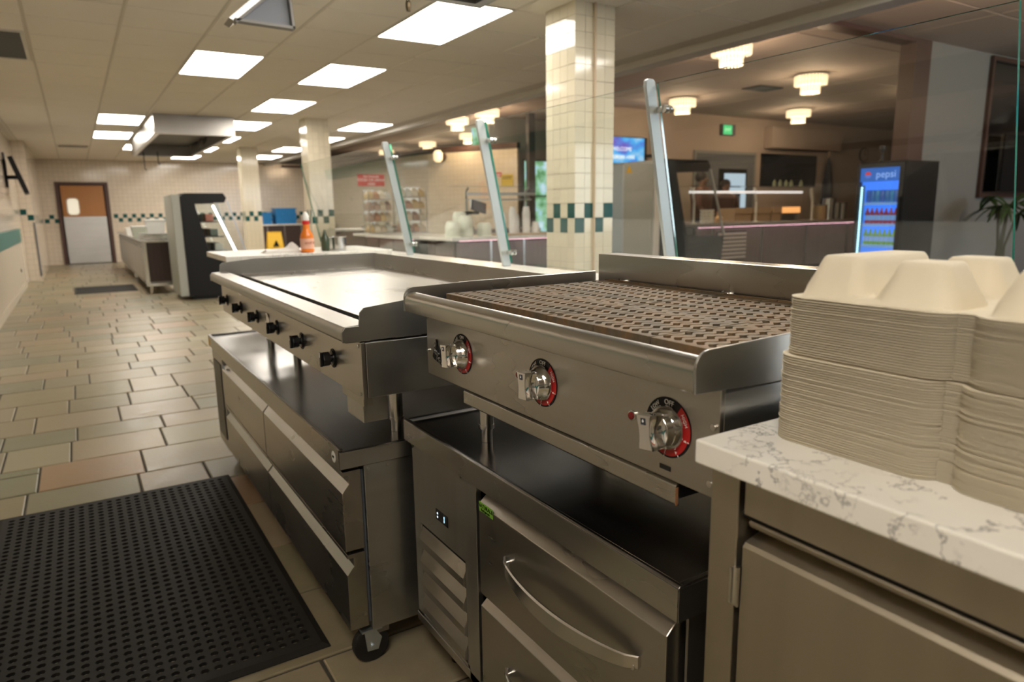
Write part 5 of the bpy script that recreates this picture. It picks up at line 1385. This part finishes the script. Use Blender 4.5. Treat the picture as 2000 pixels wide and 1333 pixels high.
tr = obj('trophy', MB().lathe([(.03, 0), (.033, .015), (.013, .035), (.012, .11), (.03, .14), (.035, .17), (.03, .19)], (0, 0, 0), 16), base('black_trophy', (.03, .03, .03), .3), label='small dark trophy on top of the drinks cooler', cat='trophy', smooth=True)
tr.location = (8.25, 4.85, 1.7605)

# menu screen, second display fridge with white cabinet
ms = thing('menu_screen', 'bright blue menu screen hanging right of the tiled pillar', 'screen', (9.9, 11.2, 2.2))
obj('screen_case', MB().box(9.35, 10.36, 11.18, 11.25, 2.13, 2.70), BLACK, ms)
def m_menu():
    m = base('menu_picture', (0, 0, 0), .3, emit=(.1, .4, 1), es=1.0); v = coords(m, (1.6, 1, 2.5)); n = noise(m, 1.5, v, 2)
    L(m, ramp(m, n, [(.3, (.10, .06, .55)), (.45, (.04, .22, .80)), (.55, (.03, .45, .95)), (.68, (.35, .65, .95))]), P(m).inputs['Emission Color']); return m
obj('screen', MB().box(9.37, 10.27, 11.172, 11.1795, 2.17, 2.68), m_menu(), ms)
text('WELCOME', .11, T(9.66, 11.170, 2.45) @ FY, base('lit_white', (1, 1, 1), .5, emit=(.8, .9, 1), es=.9), ms)
text('ORDER HERE', .10, T(9.72, 11.170, 2.29) @ FY, D.materials['lit_white'], ms)
obj('drop_pole', MB().cyl((10.46, 11.1, 2.2), (10.46, 11.1, 3.29), .02, n=10).box(10.34, 10.48, 11.09, 11.17, 2.3, 2.36), BLACKM, ms)
m2 = merch('display_fridge', 'black display fridge with slanted glass behind the leaning glass post', 'display fridge', 7.72, 8.0, 2.0, 1.0, 1.45, inner=False)
wc = thing('upright_cabinet', 'tall pale grey upright cabinet with yellow warning sticker', 'cabinet', (7.3, 8.4, 0))
obj('body', MB().box(7.02, 7.60, 8.05, 8.85, .02, 1.93), base('pale_grey_enamel', (.42, .44, .40), .4), wc, bevel=.006)
obj('door_edge', MB().box(6.985, 7.0195, 8.05, 8.85, .08, 1.90), base('pale_blue_enamel', (.50, .56, .58), .4), wc)
obj('warning_sticker', MB().prism([(7.05, 1.78), (7.17, 1.78), (7.11, 1.89)], 1, 8.044, 8.0495), YELLOW, wc)
obj('foot', MB().box(7.06, 7.56, 8.1, 8.8, 0, .0195), BLACK, wc)

# far wall things
wpn = thing('framed_opening', 'grey framed opening with a bright window on the back wall', 'opening', (12.9, 11.28, .9))
obj('opening_back', MB().box(11.92, 13.87, 11.28, 11.299, .9, 2.45), base('slate_wall', (.13, .14, .16), .7), wpn)
obj('opening_frame', MB().box(11.86, 11.919, 11.26, 11.299, .9, 2.51).box(13.871, 13.93, 11.26, 11.299, .9, 2.51).box(11.92, 13.87, 11.26, 11.299, 2.4505, 2.51), PAINT_G, wpn)
obj('window_surround', MB().box(12.68, 13.62, 11.262, 11.279, 1.52, 2.12).box(12.68, 12.82, 11.262, 11.279, .95, 1.519), BLACKM, wpn)
obj('lit_pane', MB().box(12.84, 13.56, 11.254, 11.2615, 1.56, 2.02).box(13.42, 13.60, 11.254, 11.2615, .95, 1.558), base('daylit_pane', (0, 0, 0), .3, emit=(.55, .66, .75), es=.9), wpn)
bt = thing('wall_television', 'large black switched-off television on the back wall', 'television', (15.2, 11.25, 1.8))
obj('screen_case', MB().box(14.12, 16.22, 11.24, 11.295, 1.72, 2.50), BLACKM, bt, bevel=.006); obj('screen', MB().box(14.16, 16.18, 11.236, 11.2395, 1.76, 2.46), base('tv_glass', (.008, .010, .018), .15), bt)
obj('projector_casing', MB().box(14.2, 16.95, 11.05, 11.295, 2.62, 3.10), PAINT_P, label='boxed-out soffit panel above the black television', cat='soffit', bevel=.004)
fg = thing('flag', 'furled dark flag on a pole right of the television', 'flag', (16.5, 11.1, 0))
obj('pole', MB().cyl((16.5, 11.1, .02), (16.5, 11.1, 2.62), .015, n=8), KRAFT, fg); obj('cloth', MB().lathe([(.03, 1.1), (.14, 1.2), (.13, 1.7), (.07, 2.3), (.02, 2.5)], (16.52, 11.1, 0), 12), base('dark_flag', (.02, .02, .035), .9), fg, smooth=True)
obj('pole_base', MB().cyl((16.5, 11.1, 0), (16.5, 11.1, .03), .15, n=20), BLACKM, fg)
ck = thing('wall_clock', 'round pale wall clock above the drinks cooler', 'clock', (18.3, 11.28, 2.6))
obj('clock_case', MB().cyl((18.3, 11.296, 2.58), (18.3, 11.26, 2.58), .19, n=30), GASKET, ck); obj('clock_face', MB().cyl((18.3, 11.2595, 2.58), (18.3, 11.255, 2.58), .165, n=30), PAINT_P, ck)
obj('hands', MB().box(18.294, 18.306, 11.250, 11.2545, 2.58, 2.70).box(18.3, 18.39, 11.250, 11.2545, 2.574, 2.586), BLACK, ck)
ex = thing('exit_sign', 'small green glowing exit sign on the back wall', 'sign', (12.87, 11.2, 2.9))
obj('sign_box', MB().box(12.68, 13.10, 11.22, 11.295, 2.86, 3.10), GASKET, ex); obj('sign_face', MB().box(12.70, 12.98, 11.212, 11.2195, 2.88, 3.08), base('exit_green', (.02, .2, .06), .5, emit=(.06, .75, .25), es=.8), ex)
text('EXIT', .10, T(12.84, 11.211, 2.98) @ FY, base('exit_pale', (.6, 1, .7), .5, emit=(.6, 1, .7), es=.6), ex)
# right-hand grey wall: mirror, plant, hanging screen
mr = thing('wall_mirror', 'tall brown-framed mirror on the grey wall at right', 'mirror', (11.6, 5.0, 1.4))
obj('mirror_glass', MB().box(11.03, 12.7, 5.022, 5.0295, 1.40, 3.2), base('mirror_glass', (.45, .43, .42), .06, 1), mr)
obj('frame', MB().box(10.97, 11.029, 4.98, 5.0295, 1.34, 3.26).box(11.03, 12.7, 4.98, 5.0295, 1.34, 1.399).box(11.03, 12.7, 4.98, 5.0295, 3.201, 3.26), BROWN, mr)
dtv = thing('wall_television', 'dark flat screen on the right grey wall in front of the mirror', 'television', (12, 4.8, 1.5))
obj('screen_case', MB().box(11.33, 12.9, 4.88, 4.94, 1.43, 2.22), BLACK, dtv); obj('bracket', MB().box(11.9, 12.2, 4.9405, 5.0215, 1.7, 1.9), BLACKM, dtv)
pp = thing('potted_palm', 'green potted palm before the grey wall at right', 'plant', (10.35, 4.40, 0))
obj('pot', MB().lathe([(.14, 0), (.19, .30), (.20, .32), (.17, .32)], (10.35, 4.40, 0), 20), PAINT_G, pp, smooth=True)
rn = random.Random(5)
for k in range(4):
    a = rn.uniform(0, 6.28); tx_, ty_ = 10.35 + .06 * math.cos(a), 4.40 + .06 * math.sin(a)
    tp = (tx_ + .10 * math.cos(a), ty_ + .10 * math.sin(a), rn.uniform(.95, 1.25))
    obj('stem', MB().tube([(tx_, ty_, .3), (tx_ + .03 * math.cos(a), ty_, .7), tp], .018), base('stem_brown', (.06, .06, .03), .7) if k == 0 else D.materials['stem_brown'], pp)
    for q in range(8):
        b = rn.uniform(0, 6.28); ln = rn.uniform(.35, .55); mb = MB(); n = 6; vs = []
        up = rn.uniform(.1, .5)
        for i in range(n + 1):
            t = i / n; r_ = ln * t; z = tp[2] + up * ln * math.sin(t * 2.2) * 1.1 - .25 * t * t * ln * 2; wv = .05 * math.sin(PI * (.1 + .85 * t))
            cx_, cy_ = tp[0] + r_ * math.cos(b), min(tp[1] + r_ * math.sin(b), 4.86)
            vs += [(cx_ - wv * math.sin(b), cy_ + wv * math.cos(b) * .6, z), (cx_, cy_, z + .012), (cx_ + wv * math.sin(b), cy_ - wv * math.cos(b) * .6, z)]
        fs = []
        for i in range(n): fs += [(i * 3, i * 3 + 1, i * 3 + 4, i * 3 + 3), (i * 3 + 1, i * 3 + 2, i * 3 + 5, i * 3 + 4)]
        obj('leaf', mb.add(vs, fs), GREEN_L, pp)

# people behind the buffet
def person(x, y, h, shirt, lab, turn=0):
    k = h / 1.75
    J = [(0, 0, .93), (0, 0, 1.12), (0, .0, 1.38), (0, 0, 1.50), (0, -.01, 1.58), (0, -.015, 1.66), (0, -.01, 1.73),
         (.18, 0, 1.43), (.24, -.02, 1.14), (.22, -.18, .98), (-.18, 0, 1.43), (-.24, -.02, 1.14), (-.22, -.18, .98),
         (.10, 0, .88), (.11, 0, .48), (.11, .02, .07), (.12, -.10, .035), (-.10, 0, .88), (-.11, 0, .48), (-.11, .02, .07), (-.12, -.10, .035),
         (.215, -.25, .97), (-.215, -.25, .97)]
    Ed = [(0, 1), (1, 2), (2, 3), (3, 4), (4, 5), (5, 6), (2, 7), (7, 8), (8, 9), (9, 21), (2, 10), (10, 11), (11, 12), (12, 22), (0, 13), (13, 14), (14, 15), (15, 16), (0, 17), (17, 18), (18, 19), (19, 20)]
    Rr = [.14, .135, .15, .055, .085, .09, .05, .065, .045, .032, .065, .045, .032, .10, .065, .045, .035, .10, .065, .045, .035, .028, .028]
    me = D.meshes.new('body'); me.from_pydata([(a * k, b * k, c * k) for a, b, c in J], Ed, []); me.materials.append(SKIN)
    o = D.objects.new('body', me); COL.objects.link(o)
    sk = o.modifiers.new('skin', 'SKIN'); sk.use_smooth_shade = True
    if not me.skin_vertices: me.attributes.new('skin', 'FLOAT', 'POINT')
    try:
        for i, r in enumerate(Rr): me.skin_vertices[0].data[i].radius = (r * k, r * k * .75 if i in (0, 1, 2) else r * k)
        me.skin_vertices[0].data[0].use_root = True
    except Exception as e_: print('skin', e_)
    ss = o.modifiers.new('sub', 'SUBSURF'); ss.levels = 2; ss.render_levels = 2
    t = thing('person', lab, 'person', (x, y, 0), world=False, rotz=turn)
    o.parent = t
    obj('shirt', MB().lathe([(.155 * k, .88 * k), (.18 * k, .95 * k), (.19 * k, 1.2 * k), (.215 * k, 1.40 * k), (.15 * k, 1.47 * k), (.07 * k, 1.50 * k)], (0, 0, 0), 20), cloth('shirt_' + lab[:4], shirt), t, smooth=True)
    for s_ in (1, -1): obj('sleeve', MB().tube([(s_ * .17 * k, 0, 1.42 * k), (s_ * .22 * k, -.01, 1.28 * k), (s_ * .245 * k, -.02, 1.14 * k)], [.085 * k, .078 * k, .07 * k], 12), D.materials['shirt_' + lab[:4]], t, smooth=True)
    obj('hair', MB().lathe([(.075 * k, 1.60 * k), (.105 * k, 1.64 * k), (.108 * k, 1.70 * k), (.085 * k, 1.76 * k), (.03 * k, 1.785 * k)], (0, .022 * k, 0), 16), HAIR, t, smooth=True)
    obj('trousers', MB().tube([(.09 * k, 0, .93 * k), (.11 * k, 0, .5 * k), (.11 * k, .02, .08 * k)], [.125 * k, .09 * k, .075 * k], 12).tube([(-.09 * k, 0, .93 * k), (-.11 * k, 0, .5 * k), (-.11 * k, .02, .08 * k)], [.125 * k, .09 * k, .075 * k], 12), cloth('trousers_' + lab[:4], (.03, .03, .04)), t, smooth=True)
    obj('face', MB().box(-.045 * k, -.02 * k, -.105 * k, -.10 * k, 1.655 * k, 1.665 * k).box(.02 * k, .045 * k, -.105 * k, -.10 * k, 1.655 * k, 1.665 * k).box(-.025 * k, .025 * k, -.103 * k, -.098 * k, 1.595 * k, 1.602 * k), HAIR, t)
    obj('nose', MB().prism([(-.095 * k, 1.65 * k), (-.125 * k, 1.618 * k), (-.095 * k, 1.612 * k)], 0, -.012 * k, .012 * k), SKIN, t)
    return t
person(10.98, 10.2, 1.98 / 1.02, (.12, .055, .04), 'tall person in a dark brown shirt behind the buffet', .5)
person(11.80, 10.3, 1.80, (.10, .06, .05), 'person standing lower beside the bright window behind the buffet', -.4)
obj('dining_floor', MB().box(5.3, 23.8, -4.9, 25.9, -.0070, -.0005), base('dark_carpet', (.10, .085, .075), .9), kind='structure').name = 'floor_dining'
